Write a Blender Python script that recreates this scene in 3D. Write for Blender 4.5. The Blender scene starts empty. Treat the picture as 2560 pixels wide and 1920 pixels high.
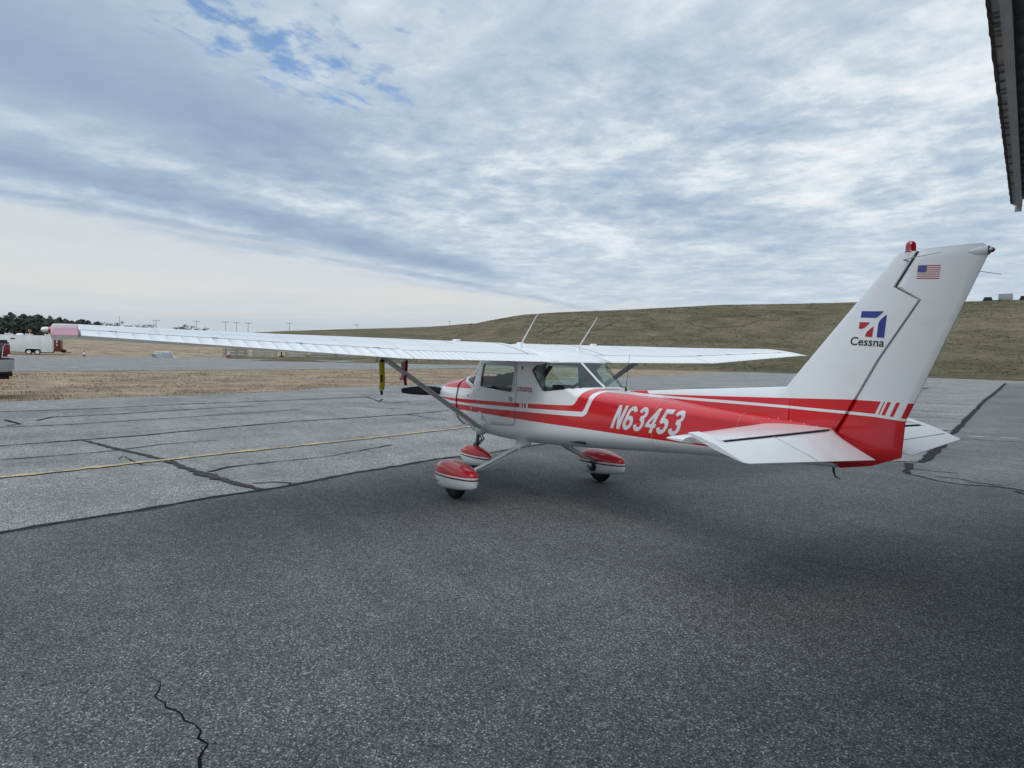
import bpy, bmesh, math, random
from mathutils import Vector, Matrix, noise
from mathutils.bvhtree import BVHTree
R = math.radians
rnd = random.Random(7)
scene = bpy.context.scene
col = scene.collection

# ------------------------------------------------------------------ camera
cam_d = bpy.data.cameras.new('camera')
cam = bpy.data.objects.new('camera', cam_d)
col.objects.link(cam)
FW = Vector((0.82946142, -0.55668785, -0.0457426))
RT = Vector((-0.5562676, -0.83069496, 0.02263269))
UP = Vector((0.05059749, -0.00667218, 0.99869684))
CAM = Vector((-7.07498666, 5.11413047, 1.77375036))
cam.matrix_world = Matrix((
    (RT.x, UP.x, -FW.x, CAM.x),
    (RT.y, UP.y, -FW.y, CAM.y),
    (RT.z, UP.z, -FW.z, CAM.z),
    (0, 0, 0, 1)))
cam_d.sensor_width = 36.0
cam_d.lens = 1676.885 / 2560 * 36.0
cam_d.clip_start = 0.05
cam_d.clip_end = 9000
scene.camera = cam

# ------------------------------------------------------------------ node helper
class NT:
    def __init__(s, tree):
        s.t = tree
    def n(s, typ, **kw):
        nd = s.t.nodes.new(typ)
        for k, v in kw.items():
            setattr(nd, k, v)
        return nd
    def put(s, sock, v):
        if isinstance(v, bpy.types.NodeSocket):
            s.t.links.new(v, sock)
        elif v is not None:
            sock.default_value = v
    def m(s, op, a, b=None, c=None, clamp=False):
        nd = s.n('ShaderNodeMath', operation=op, use_clamp=clamp)
        s.put(nd.inputs[0], a)
        if b is not None: s.put(nd.inputs[1], b)
        if c is not None: s.put(nd.inputs[2], c)
        return nd.outputs[0]
    def vm(s, op, a, b=None):
        nd = s.n('ShaderNodeVectorMath', operation=op)
        s.put(nd.inputs[0], a)
        if b is not None: s.put(nd.inputs[1], b)
        return nd.outputs[0]
    def xyz(s, v):
        nd = s.n('ShaderNodeSeparateXYZ'); s.put(nd.inputs[0], v)
        return nd.outputs
    def comb(s, x, y, z):
        nd = s.n('ShaderNodeCombineXYZ')
        for i, v in enumerate((x, y, z)): s.put(nd.inputs[i], v)
        return nd.outputs[0]
    def noise(s, vec, scale, detail=2, rough=0.5, dist=0.0):
        nd = s.n('ShaderNodeTexNoise')
        s.put(nd.inputs['Vector'], vec)
        nd.inputs['Scale'].default_value = scale
        nd.inputs['Detail'].default_value = detail
        nd.inputs['Roughness'].default_value = rough
        nd.inputs['Distortion'].default_value = dist
        return nd.outputs['Fac']
    def voro(s, vec, scale, out='Color', feature='F1'):
        nd = s.n('ShaderNodeTexVoronoi', feature=feature)
        s.put(nd.inputs['Vector'], vec)
        nd.inputs['Scale'].default_value = scale
        return nd.outputs[out]
    def mix(s, f, a, b, blend='MIX'):
        nd = s.n('ShaderNodeMix', data_type='RGBA', blend_type=blend)
        s.put(nd.inputs[0], f)
        for i, v in ((6, a), (7, b)):
            if isinstance(v, tuple): v = (*v, 1.0)[:4]
            s.put(nd.inputs[i], v)
        return nd.outputs[2]
    def ramp(s, f, pts, interp='LINEAR'):
        nd = s.n('ShaderNodeValToRGB'); s.put(nd.inputs[0], f)
        cr = nd.color_ramp; cr.interpolation = interp
        while len(cr.elements) < len(pts): cr.elements.new(0.5)
        for e, (p, c) in zip(cr.elements, pts):
            e.position = p
            e.color = (*c, 1) if isinstance(c, tuple) else (c, c, c, 1)
        return nd.outputs[0]
    def maprange(s, v, a, b, c=0.0, d=1.0, smooth=True):
        nd = s.n('ShaderNodeMapRange')
        if smooth: nd.interpolation_type = 'SMOOTHSTEP'
        s.put(nd.inputs[0], v)
        for i, q in enumerate((a, b, c, d)): nd.inputs[i + 1].default_value = q
        return nd.outputs[0]
    def fcurve(s, v, pts, x0, x1, y0, y1):
        """piecewise-linear y(v) through pts, sampled on [x0,x1], values in [y0,y1]"""
        t = s.m('DIVIDE', s.m('SUBTRACT', v, x0), x1 - x0, clamp=True)
        nd = s.n('ShaderNodeFloatCurve'); s.put(nd.inputs['Value'], t)
        cu = nd.mapping.curves[0]
        P = sorted(((px - x0) / (x1 - x0), (py - y0) / (y1 - y0)) for px, py in pts)
        while len(cu.points) < len(P): cu.points.new(0.5, 0.5)
        for cp, q in zip(cu.points, P):
            cp.location = q; cp.handle_type = 'VECTOR'
        nd.mapping.update()
        return s.m('ADD', s.m('MULTIPLY', nd.outputs[0], y1 - y0), y0)

# ------------------------------------------------------------------ sky
SUN_EL, SUN_AZ = R(54), R(124)          # azimuth measured from +x towards +y
world = bpy.data.worlds.new('World')
scene.world = world
world.use_nodes = True
wt = world.node_tree
wt.nodes.clear()
w = NT(wt)
tc = w.n('ShaderNodeTexCoord')
sx, sy, sz = w.xyz(tc.outputs['Generated'])
zc = w.m('MAXIMUM', sz, 0.03)
U = w.m('DIVIDE', sx, zc); V = w.m('DIVIDE', sy, zc)
T0 = w.m('ADD', w.m('MULTIPLY', U, .866), w.m('MULTIPLY', V, .5))
S0 = w.m('SUBTRACT', w.m('MULTIPLY', U, .5), w.m('MULTIPLY', V, .866))
P0 = w.comb(w.m('MULTIPLY', S0, .55), T0, 0.0)
warp = w.m('MULTIPLY', w.m('SUBTRACT', w.noise(P0, 0.75, 4, .5), .5), .62)
T = w.m('ADD', T0, warp)
def gauss(v, c, wd):
    d = w.m('DIVIDE', w.m('SUBTRACT', v, c), wd)
    return w.m('EXPONENT', w.m('MULTIPLY', w.m('MULTIPLY', d, d), -1.0))
band1 = w.m('MULTIPLY', gauss(T, 4.1, .44), w.maprange(S0, 9.0, 6.0, 0, 1))
band2 = w.m('MULTIPLY', gauss(T, 2.55, .62), w.maprange(S0, 4.8, 2.2, 0, 1))
band3 = w.m('MULTIPLY', gauss(T, 5.0, .22), .45)
streets = w.m('MAXIMUM', w.m('MAXIMUM', band1, band2), band3)
# mottled altocumulus: clumps of two sizes, fading into broad soft patches
zs_ = w.m('ADD', w.m('MAXIMUM', sz, 0.0), .085)
U2 = w.m('DIVIDE', sx, zs_); V2 = w.m('DIVIDE', sy, zs_)
PM = w.comb(w.m('ADD', U2, w.m('MULTIPLY', warp, .5)), V2, 3.1)
mott = w.noise(PM, 2.5, 7, .60, .25)
mottb = w.noise(w.vm('ADD', PM, (5.0, 2.0, 8.0)), 7.5, 5, .60, .15)
mott2 = w.noise(w.comb(w.m('MULTIPLY', S0, .6), T, 9.0), .65, 3, .5)
msk = w.m('SUBTRACT', w.maprange(S0, 1.2, 3.2, .45, 1.0), w.m('MULTIPLY', w.m('MAXIMUM', band1, band2), .35))
mv = w.m('SUBTRACT', w.m('ADD', w.m('ADD', w.m('MULTIPLY', mott, .62), w.m('MULTIPLY', mottb, .42)), w.m('MULTIPLY', mott2, .36)), .698)
mv = w.m('MULTIPLY', w.m('MULTIPLY', mv, msk), w.maprange(sz, .05, .26, .30, 1.0))
grey = w.m('SUBTRACT', w.m('ADD', w.m('MULTIPLY', streets, .56), .40), w.m('MULTIPLY', mv, 2.35), clamp=True)
cloud = w.ramp(grey, [(0.0, (.80, .83, .86)), (.22, (.655, .725, .775)), (.42, (.49, .58, .67)), (.66, (.365, .465, .59)), (1.0, (.28, .375, .51))])
# blue gap, top left of centre
bl = w.m('ADD', w.m('POWER', w.m('DIVIDE', w.m('SUBTRACT', T0, 1.72), .34), 2.0),
         w.m('POWER', w.m('DIVIDE', w.m('SUBTRACT', S0, 1.75), .62), 2.0))
bl = w.m('EXPONENT', w.m('MULTIPLY', bl, -1.0))
gap = w.noise(w.comb(S0, w.m('MULTIPLY', T, 1.5), 1.7), 7.5, 5, .55, .2)
gapm = w.maprange(w.m('ADD', w.m('MULTIPLY', bl, .34), w.m('MULTIPLY', gap, .95)), .66, .90, 0, .95)
gap2 = w.maprange(w.m('ADD', w.m('MULTIPLY', mott2, .7), w.m('MULTIPLY', gap, .5)), .70, .86, 0, .5)
skyt = w.n('ShaderNodeTexSky', sky_type='NISHITA')
skyt.sun_disc = False
skyt.sun_elevation = SUN_EL
skyt.sun_rotation = R(90) - SUN_AZ
skyt.air_density = 1.2
skyt.dust_density = 1.0
nish = w.mix(1.0, skyt.outputs[0], (.108, .125, .142), 'MULTIPLY')
cl = w.mix(w.m('MAXIMUM', gapm, gap2), cloud, nish)
# pale warm band low down, blue-grey at the very horizon
lown = w.m('ADD', sz, w.m('MULTIPLY', w.m('SUBTRACT', w.noise(w.comb(w.m('MULTIPLY', sx, 1.0), sy, w.m('MULTIPLY', sz, 11.0)), 3.4, 6, .62), .5), .085))
low = w.ramp(w.m('MULTIPLY', lown, 5.0), [(0.0, (.47, .53, .585)), (.14, (.49, .55, .605)), (.26, (.58, .61, .63)), (.40, (.65, .655, .645)), (.60, (.60, .64, .67))])
lowf = w.maprange(w.m('ADD', T0, w.m('MULTIPLY', w.m('SUBTRACT', w.noise(w.comb(w.m('MULTIPLY', S0, .5), w.m('MULTIPLY', T0, 1.8), 4.0), 1.2, 6, .6), .5), 3.2)), 4.5, 6.3, 0, 1)
lowf2 = w.maprange(lown, .085, .055, 0, 1)
cl = w.mix(w.m('MULTIPLY', w.m('MAXIMUM', lowf, lowf2), .92), cl, low)
# an overcast sky brightens towards the zenith
zen = w.maprange(sz, .40, .95, 1.0, 1.45)
bg = w.n('ShaderNodeBackground')
w.put(bg.inputs[0], w.mix(1.0, cl, w.comb(zen, zen, zen), 'MULTIPLY'))
bg.inputs[1].default_value = 1.0
w.put(w.n('ShaderNodeOutputWorld').inputs[0], bg.outputs[0])

sun_d = bpy.data.lights.new('sun', 'SUN')
sun_d.energy = 1.0
sun_d.angle = R(34)
sun_d.color = (1.0, .985, .96)
sun = bpy.data.objects.new('sun', sun_d)
col.objects.link(sun)
sdir = Vector((math.cos(SUN_EL) * math.cos(SUN_AZ), math.cos(SUN_EL) * math.sin(SUN_AZ), math.sin(SUN_EL)))
sun.rotation_euler = sdir.to_track_quat('Z', 'Y').to_euler()
sun.location = (0, 0, 60)

scene.view_settings.view_transform = 'Standard'
scene.view_settings.look = 'None'
scene.view_settings.exposure = 0.12
scene.view_settings.gamma = 1.0
scene.cycles.use_denoising = True
scene.cycles.max_bounces = 8
scene.cycles.transparent_max_bounces = 16

# ------------------------------------------------------------------ materials
MATS = {}
def mat(name, color=(.5, .5, .5), rough=.5, spec=.5, metal=0.0, coat=0.0, build=None):
    if name in MATS: return MATS[name]
    m = bpy.data.materials.new(name); m.use_nodes = True
    nt = m.node_tree; b = nt.nodes['Principled BSDF']
    b.inputs['Base Color'].default_value = (*color, 1)
    b.inputs['Roughness'].default_value = rough
    b.inputs['Specular IOR Level'].default_value = spec
    b.inputs['Metallic'].default_value = metal
    b.inputs['Coat Weight'].default_value = coat
    b.inputs['Coat Roughness'].default_value = .08
    if build: build(NT(nt), b)
    MATS[name] = m
    return m
def obco(n, key='Object'):
    return n.n('ShaderNodeTexCoord').outputs[key]
def bump(n, b, h, strength=.3, dist=.01):
    nd = n.n('ShaderNodeBump')
    nd.inputs['Strength'].default_value = strength
    nd.inputs['Distance'].default_value = dist
    n.put(nd.inputs['Height'], h)
    n.put(b.inputs['Normal'], nd.outputs[0])

def varied(c, amt=.15, scale=6.0, bmp=0.0):
    def f(n, b):
        v = n.noise(obco(n), scale, 5, .6)
        k = n.maprange(v, .3, .7, 1 - amt, 1 + amt)
        n.put(b.inputs['Base Color'], n.mix(1.0, c, n.comb(k, k, k), 'MULTIPLY'))
        if bmp: bump(n, b, v, bmp, .02)
    return f

# asphalt ---------------------------------------------------------------
def asphalt(base, light, scale=95.0, tint=(1, 1, 1)):
    def f(n, b):
        o = n.n('ShaderNodeNewGeometry').outputs['Position']
        cellc = n.xyz(n.voro(o, scale))[0]
        cell2 = n.xyz(n.voro(o, scale * 1.9))[1]
        fine = n.noise(o, scale * .8, 3, .7)
        mid = n.noise(o, 9.0, 4, .65)
        big = n.noise(n.vm('MULTIPLY', o, (1.0, .45, 1.0)), .55, 5, .6)
        st = n.ramp(cellc, [(0, .40), (.45, .80), (.80, 1.15), (.93, 1.65), (1.0, 2.5)])
        st2 = n.ramp(cell2, [(0, .62), (.8, 1.05), (1.0, 1.7)])
        gapd = n.maprange(n.voro(o, scale, 'Distance'), .25, .75, 1.18, .52)
        k = n.m('MULTIPLY', n.m('MULTIPLY', st, st2), n.m('MULTIPLY', gapd, n.maprange(fine, .25, .75, .60, 1.35)))
        # oil drips, scuffs and patchy wear
        spot = n.m('ADD', n.voro(n.vm('ADD', o, (3.3, 1.7, 0)), .62, 'Distance'), n.m('MULTIPLY', n.noise(o, 7.0, 3, .6), .16))
        k = n.m('MULTIPLY', k, n.maprange(spot, .13, .20, .70, 1.0))
        wear = n.noise(n.vm('MULTIPLY', o, (.35, 1.6, 1.0)), .9, 6, .7)
        k = n.m('MULTIPLY', k, n.maprange(wear, .35, .7, .88, 1.12))
        k = n.m('MULTIPLY', k, n.maprange(mid, .2, .8, .82, 1.16))
        k = n.m('MULTIPLY', k, n.maprange(big, .25, .75, .80, 1.18))
        k = n.m('MULTIPLY', k, base)
        c = n.mix(1.0, n.comb(k, k, k), tint, 'MULTIPLY')
        n.put(b.inputs['Base Color'], c)
        bump(n, b, n.m('ADD', cellc, fine), .55, .006)
    return f
M_NEW = mat('asphalt_dark', rough=.82, spec=.35, build=asphalt(.168, .3, 105, (1.0, 1.0, .985)))
M_OLD = mat('asphalt_weathered', rough=.9, spec=.25, build=asphalt(.37, .3, 120, (1.0, 1.0, .98)))
M_MID = mat('asphalt_grey', rough=.86, spec=.25, build=asphalt(.235, .3, 112, (.98, 1.0, .98)))
def tar(n, b):
    o = n.n('ShaderNodeNewGeometry').outputs['Position']
    v = n.noise(o, 14, 4, .6)
    n.put(b.inputs['Base Color'], n.ramp(v, [(.3, (.012, .011, .011)), (.7, (.034, .030, .029))]))
M_TAR = mat('crack_sealant', rough=.85, spec=.12, build=tar)
M_TAR2 = mat('worn_sealant', rough=.9, spec=.1, build=lambda n, b: n.put(b.inputs['Base Color'], n.ramp(n.noise(n.n('ShaderNodeNewGeometry').outputs['Position'], 26, 4, .65), [(.35, (.032, .030, .030)), (.62, (.085, .080, .078))])))
M_CRACK = mat('open_crack', (.006, .006, .006), .95, .1)
def yel(n, b):
    o = n.n('ShaderNodeNewGeometry').outputs['Position']
    v = n.m('ADD', n.m('MULTIPLY', n.noise(o, 38, 4, .7), .75), n.m('MULTIPLY', n.noise(o, 2.2, 3, .5), .35))
    n.put(b.inputs['Base Color'], n.mix(n.maprange(v, .50, .62), (.60, .46, .22), (.21, .19, .155)))
M_YEL = mat('yellow_line_paint', rough=.75, spec=.3, build=yel)
M_WLINE = mat('white_line_paint', rough=.8, spec=.3, build=varied((.42, .42, .40), .3, 20))

# grass ---------------------------------------------------------------
def grass(n, b):
    o = n.n('ShaderNodeNewGeometry').outputs['Position']
    a = n.noise(o, .30, 5, .65); c = n.noise(n.vm('MULTIPLY', o, (1.0, .55, 1.0)), 1.3, 6, .72); d = n.noise(o, 14, 3, .7)
    k = n.m('ADD', n.m('MULTIPLY', a, .42), n.m('ADD', n.m('MULTIPLY', c, .52), n.m('MULTIPLY', d, .14)))
    n.put(b.inputs['Base Color'], n.ramp(k, [(.40, (.15, .105, .078)), (.49, (.275, .205, .145)), (.57, (.42, .33, .23)), (.68, (.52, .43, .30))]))
    bump(n, b, n.m('ADD', c, d), .8, .15)
M_GRASS = mat('dry_grass', rough=.95, spec=.1, build=grass)
def hillg(n, b):
    o = n.n('ShaderNodeNewGeometry').outputs['Position']
    x, y, z = n.xyz(o)
    oo = n.comb(x, y, n.m('MULTIPLY', z, 4.0))
    a = n.noise(oo, .02, 5, .6, .3); c = n.noise(oo, .19, 6, .70, .5); d = n.noise(oo, 1.1, 5, .75)
    g = n.ramp(n.m('ADD', n.m('MULTIPLY', c, .55), n.m('ADD', n.m('MULTIPLY', a, .35), n.m('MULTIPLY', d, .22))),
               [(.42, (.076, .076, .040)), (.52, (.125, .112, .066)), (.59, (.180, .152, .098)), (.70, (.255, .215, .148))])
    n.put(b.inputs['Base Color'], g)
    bump(n, b, n.m('ADD', c, d), .7, 1.0)
M_HILL = mat('hill_grass', rough=.95, spec=.1, build=hillg)
M_BLADE = mat('straw_blades', rough=.9, spec=.1, build=lambda n, b: n.put(b.inputs['Base Color'], n.ramp(
    n.m('ADD', n.m('MULTIPLY', n.noise(n.n('ShaderNodeNewGeometry').outputs['Position'], .5, 4, .6), .6),
        n.m('MULTIPLY', n.n('ShaderNodeNewGeometry').outputs['Random Per Island'], .5)),
    [(.30, (.20, .142, .104)), (.50, (.34, .25, .17)), (.70, (.50, .39, .27)), (.9, (.58, .48, .35))])))
M_TRACK = mat('bare_track', rough=.95, spec=.1, build=varied((.10, .088, .056), .3, .4))

# aircraft paint ---------------------------------------------------------
WHITE, RED = (.79, .80, .805), (.60, .010, .016)
def skin_relief(n, b, strength=.05):
    v = n.noise(obco(n), 5.0, 3, .5)
    bump(n, b, v, strength, .02)
def dirt(n, c):
    o = obco(n)
    v = n.m('ADD', n.m('MULTIPLY', n.noise(o, 3.0, 6, .65), .7), n.m('MULTIPLY', n.noise(n.vm('MULTIPLY', o, (2, 12, 12)), 2.0, 4, .6), .3))
    return n.mix(n.maprange(v, .50, .75, 0, .16), c, (.42, .41, .39))
def white_paint(n, b):
    n.put(b.inputs['Base Color'], dirt(n, (*WHITE, 1)))
    skin_relief(n, b)
M_WHITE = mat('white_aircraft_paint', WHITE, .17, .5, build=white_paint)
M_RED = mat('red_aircraft_paint', RED, .12, .5, coat=1.0, build=lambda n, b: skin_relief(n, b, .03))

def livery(n, b):
    x, y, z = n.xyz(obco(n))
    AX = (-5.2, 2.2, .8, 1.6)
    def ztab(pts, dom=AX):
        return n.fcurve(x, pts, dom[0], dom[1], dom[2], dom[3])
    gt = lambda a, b_: n.m('GREATER_THAN', a, b_)
    lt = lambda a, b_: n.m('LESS_THAN', a, b_)
    AND = lambda *k: k[0] if len(k) == 1 else n.m('MULTIPLY', k[0], AND(*k[1:]))
    OR = lambda *k: k[0] if len(k) == 1 else n.m('MAXIMUM', k[0], OR(*k[1:]))
    between = lambda v, a, b_: AND(gt(v, a), lt(v, b_))
    # cowl top
    A = AND(gt(x, .72), gt(z, ztab([(.6, 1.29), (1.16, 1.272), (2.14, 1.255)])), lt(z, ztab([(.6, 1.26), (.72, 1.285), (1.0, 1.375), (1.16, 1.52), (2.1, 1.52)])))
    # thin upper stripe and its broken end
    s1t = ztab([(-1.3, 1.213), (-.39, 1.172), (.94, 1.13), (1.23, 1.122), (2.14, 1.102)])
    s1b = ztab([(-1.3, 1.150), (-.39, 1.12), (.94, 1.08), (1.23, 1.08), (1.8, 1.086), (2.14, 1.09)])
    B = AND(between(z, s1b, s1t), OR(gt(x, -.412), between(x, -.446, -.436), between(x, -.482, -.458), between(x, -.540, -.500), between(x, -1.3, -.578)))
    # the S-bend behind the cabin
    ZD = (1.05, 1.45, -2.0, -1.0)
    xtab = lambda pts: n.fcurve(z, pts, *ZD)
    X1, X2, X3 = xtab(S1FRONT), xtab(S1REAR), xtab(S2FRONT)
    Bs = AND(lt(x, -1.2999), gt(x, X2), lt(x, X1))
    # lower broad stripe, up to the S, then the whole tail cone
    s2b = ztab([(-5.2, .82), (-4.20, .82), (-4.13, .962), (-2.5, .968), (-1.4, .98), (.93, .978), (1.25, .962), (1.40, .99), (1.50, 1.005), (2.2, 1.02)])
    s2t = ztab([(-1.3, 1.098), (-.58, 1.08), (.32, 1.052), (1.23, 1.045), (1.5, 1.035), (2.2, 1.03)])
    C1 = AND(gt(x, -1.3), lt(x, 1.49), between(z, s2b, s2t))
    ww0 = ztab(WLOW)
    C2 = AND(between(x, -1.8, -1.2999), between(z, s2b, ww0), OR(lt(z, 1.098), lt(x, X3)))
    ww = ztab(WLOW); wt_ = ztab(WTOP); dt = ztab(DTOP)
    C3 = AND(lt(x, -1.7999), gt(z, s2b), lt(z, ww))
    # dorsal band and rudder bars
    slant = n.m('SUBTRACT', x, n.m('MULTIPLY', n.m('SUBTRACT', z, 1.36), -.40))
    E = AND(between(z, wt_, dt), lt(x, -1.75), OR(gt(slant, -4.412), between(slant, -4.443, -4.433), between(slant, -4.484, -4.458), between(slant, -4.545, -4.518), lt(slant, -4.598)))
    mask = OR(A, B, Bs, C1, C2, C3, E)
    n.put(b.inputs['Base Color'], n.mix(mask, dirt(n, (*WHITE, 1)), (*RED, 1)))
    skin_relief(n, b, .035)
# stripe shapes as (x, z) on the fuselage side
S1FRONT = [(1.05, -1.25), (1.2135, -1.25), (1.215, -1.326), (1.248, -1.358), (1.321, -1.396), (1.353, -1.395), (1.385, -1.394), (1.395, -1.399), (1.401, -1.43), (1.41, -1.47), (1.45, -1.5)]
S1REAR = [(1.05, -1.0), (1.1487, -1.0), (1.150, -1.30), (1.157, -1.481), (1.188, -1.506), (1.292, -1.541), (1.345, -1.535), (1.375, -1.533), (1.391, -1.544), (1.40, -1.56), (1.45, -1.57)]
S2FRONT = [(1.05, -1.25), (1.098, -1.29), (1.107, -1.503), (1.137, -1.551), (1.248, -1.586), (1.304, -1.608), (1.353, -1.609), (1.371, -1.613), (1.380, -1.64), (1.45, -1.7)]
WLOW = [(-5.2, 1.335), (-4.622, 1.341), (-4.42, 1.357), (-4.19, 1.362), (-3.65, 1.365), (-3.15, 1.362), (-2.741, 1.359), (-2.318, 1.359), (-2.06, 1.366), (-1.95, 1.372), (-1.77, 1.378), (-1.62, 1.379), (-1.2, 1.379)]
WTOP = [(-5.2, 1.352), (-4.622, 1.360), (-4.42, 1.379), (-4.195, 1.384), (-3.65, 1.387), (-3.14, 1.388), (-2.436, 1.380), (-2.033, 1.381), (-1.88, 1.384), (-1.7, 1.391)]
DTOP = [(-5.2, 1.478), (-4.68, 1.476), (-4.24, 1.476), (-3.64, 1.448), (-3.134, 1.426), (-2.43, 1.397), (-2.05, 1.384), (-1.93, 1.50), (-1.7, 1.5)]
M_LIV = mat('striped_aircraft_paint', WHITE, .20, .5, coat=.4, build=livery)

def pant_mat(name, a, k):
    def f(n, b):
        x, y, z = n.xyz(obco(n))
        h = n.m('SUBTRACT', z, n.m('ADD', a, n.m('MULTIPLY', x, k)))
        r1 = n.m('GREATER_THAN', h, 0.0)
        r2 = n.m('MULTIPLY', n.m('LESS_THAN', h, -.020), n.m('GREATER_THAN', h, -.038))
        c = n.mix(r1, dirt(n, (*WHITE, 1)), (*RED, 1))
        n.put(b.inputs['Base Color'], n.mix(r2, c, (.13, .004, .010, 1)))
    return mat(name, WHITE, .22, .5, coat=.5, build=f)

M_BLACK = mat('black_paint', (.012, .012, .013), .45, .4)
M_MATTE = mat('matt_black_paint', (.010, .010, .011), .75, .15)
M_RUBBER = mat('tyre_rubber', (.018, .018, .018), .8, .3, build=varied((.018, .018, .018), .3, 20))
M_DKGREY = mat('dark_lining', (.035, .04, .038), .8, .2)
M_LINING = mat('cabin_lining', (.20, .21, .20), .85, .2)
M_STEEL = mat('bare_steel', (.35, .35, .36), .35, .5, 1.0)
M_GREYP = mat('grey_strut_paint', (.60, .61, .61), .4, .5, build=varied((.60, .61, .61), .1, 5))
M_CHROME = mat('chrome', (.80, .80, .79), .24, .5, 1.0)
M_SEAT = mat('black_seat_cloth', (.013, .016, .022), .9, .2, build=varied((.013, .016, .022), .5, 9, .6))
M_REDLENS = mat('red_lens', (.36, .008, .012), .12, .6, coat=1.0)
M_CLEARLENS = mat('clear_lens', (.80, .80, .78), .10, .6, coat=1.0)
M_BLUE = mat('blue_decal', (.028, .045, .25), .35, .5)
M_REDD = mat('red_decal', (.42, .018, .03), .35, .5)
M_WHITED = mat('white_decal', (.80, .80, .80), .35, .5)
M_SILVER = mat('silver_decal', (.66, .68, .70), .4, .5)
M_INK = mat('black_decal', (.012, .012, .018), .4, .5)
M_GAP = mat('gap_sealant', (.018, .012, .014), .8, .2)
M_SEAM = mat('skin_joint', (.36, .37, .40), .5, .4)

def glass(n, b):
    out = [q for q in n.t.nodes if q.type == 'OUTPUT_MATERIAL'][0]
    tr = n.n('ShaderNodeBsdfTransparent'); tr.inputs[0].default_value = (.74, .86, .82, 1)
    gl = n.n('ShaderNodeBsdfGlossy'); gl.inputs['Roughness'].default_value = .03
    gl.inputs[0].default_value = (.9, .95, .95, 1)
    g_ = n.n('ShaderNodeNewGeometry')
    dn = n.n('ShaderNodeVectorMath', operation='DOT_PRODUCT')
    n.put(dn.inputs[0], g_.outputs['Normal']); n.put(dn.inputs[1], g_.outputs['Incoming'])
    ca_ = n.m('ABSOLUTE', dn.outputs['Value'])
    sch = n.m('ADD', n.m('MULTIPLY', n.m('POWER', n.m('SUBTRACT', 1.0, ca_, clamp=True), 5.0), .94), .06)
    mx = n.n('ShaderNodeMixShader')
    n.put(mx.inputs[0], sch)
    n.put(mx.inputs[1], tr.outputs[0]); n.put(mx.inputs[2], gl.outputs[0])
    n.put(out.inputs[0], mx.outputs[0])
M_GLASS = mat('tinted_acrylic', build=glass)

# ------------------------------------------------------------------ geometry helpers
def link(o, parent=None):
    col.objects.link(o)
    if parent is not None: o.parent = parent
    return o
def mk(name, vf, m, parent=None, smooth=True, angle=35, midx=None, recalc=True):
    """one mesh object from (verts, faces)"""
    v, f = vf
    me = bpy.data.meshes.new(name)
    me.from_pydata([tuple(q) for q in v], [], f)
    ms = m if isinstance(m, (list, tuple)) else [m]
    for q in ms: me.materials.append(q)
    if midx: me.polygons.foreach_set('material_index', midx)
    if recalc:
        bm = bmesh.new(); bm.from_mesh(me)
        bmesh.ops.recalc_face_normals(bm, faces=bm.faces)
        bm.to_mesh(me); bm.free()
    me.polygons.foreach_set('use_smooth', [smooth] * len(me.polygons))
    if smooth: me.set_sharp_from_angle(angle=R(angle))
    me.update()
    return link(bpy.data.objects.new(name, me), parent)
def tag(o, label=None, cat=None, group=None, kind=None):
    if label: o['label'] = label
    if cat: o['category'] = cat
    if group: o['group'] = group
    if kind: o['kind'] = kind
    return o
def empty(name, loc=(0, 0, 0), rz=0.0, label=None, cat=None, group=None):
    o = bpy.data.objects.new(name, None); o.empty_display_size = .3
    o.location = loc; o.rotation_euler = (0, 0, rz)
    link(o); return tag(o, label, cat, group)
def copy_tree(o, parent=None):
    c = o.copy(); col.objects.link(c)
    if parent is not None: c.parent = parent
    for ch in list(o.children): copy_tree(ch, c)
    return c
def join(*vfs):
    V, F = [], []
    for v, f in vfs:
        k = len(V); V += list(v); F += [tuple(i + k for i in q) for q in f]
    return V, F
def box(x0, x1, y0, y1, z0, z1):
    v = [(x, y, z) for x in (x0, x1) for y in (y0, y1) for z in (z0, z1)]
    return v, [(0, 1, 3, 2), (4, 6, 7, 5), (0, 4, 5, 1), (2, 3, 7, 6), (0, 2, 6, 4), (1, 5, 7, 3)]
def bbox(x0, x1, y0, y1, z0, z1, b=.01, seg=2):
    bm = bmesh.new(); v, f = box(x0, x1, y0, y1, z0, z1)
    vs = [bm.verts.new(q) for q in v]
    for q in f: bm.faces.new([vs[i] for i in q])
    bmesh.ops.recalc_face_normals(bm, faces=bm.faces)
    bmesh.ops.bevel(bm, geom=bm.edges[:] , offset=b, segments=seg, profile=.5, affect='EDGES')
    bm.verts.index_update()
    out = ([tuple(q.co) for q in bm.verts], [tuple(q.index for q in fc.verts) for fc in bm.faces])
    bm.free(); return out
def tube(pts, r, n=8, caps=True):
    pts = [Vector(p) for p in pts]
    rs = r if isinstance(r, (list, tuple)) else [r] * len(pts)
    V, F = [], []
    prev = None
    for i, p in enumerate(pts):
        d = (pts[min(i + 1, len(pts) - 1)] - pts[max(i - 1, 0)]).normalized()
        if prev is None:
            a = d.orthogonal().normalized()
        else:
            a = (prev - d * prev.dot(d)).normalized()
        prev = a; b_ = d.cross(a)
        for k in range(n):
            t = 2 * math.pi * k / n
            V.append(p + (a * math.cos(t) + b_ * math.sin(t)) * rs[i])
    for i in range(len(pts) - 1):
        for k in range(n):
            F.append((i * n + k, i * n + (k + 1) % n, (i + 1) * n + (k + 1) % n, (i + 1) * n + k))
    if caps:
        F.append(tuple(range(n))); F.append(tuple(range((len(pts) - 1) * n, len(pts) * n)))
    return V, F
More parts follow.
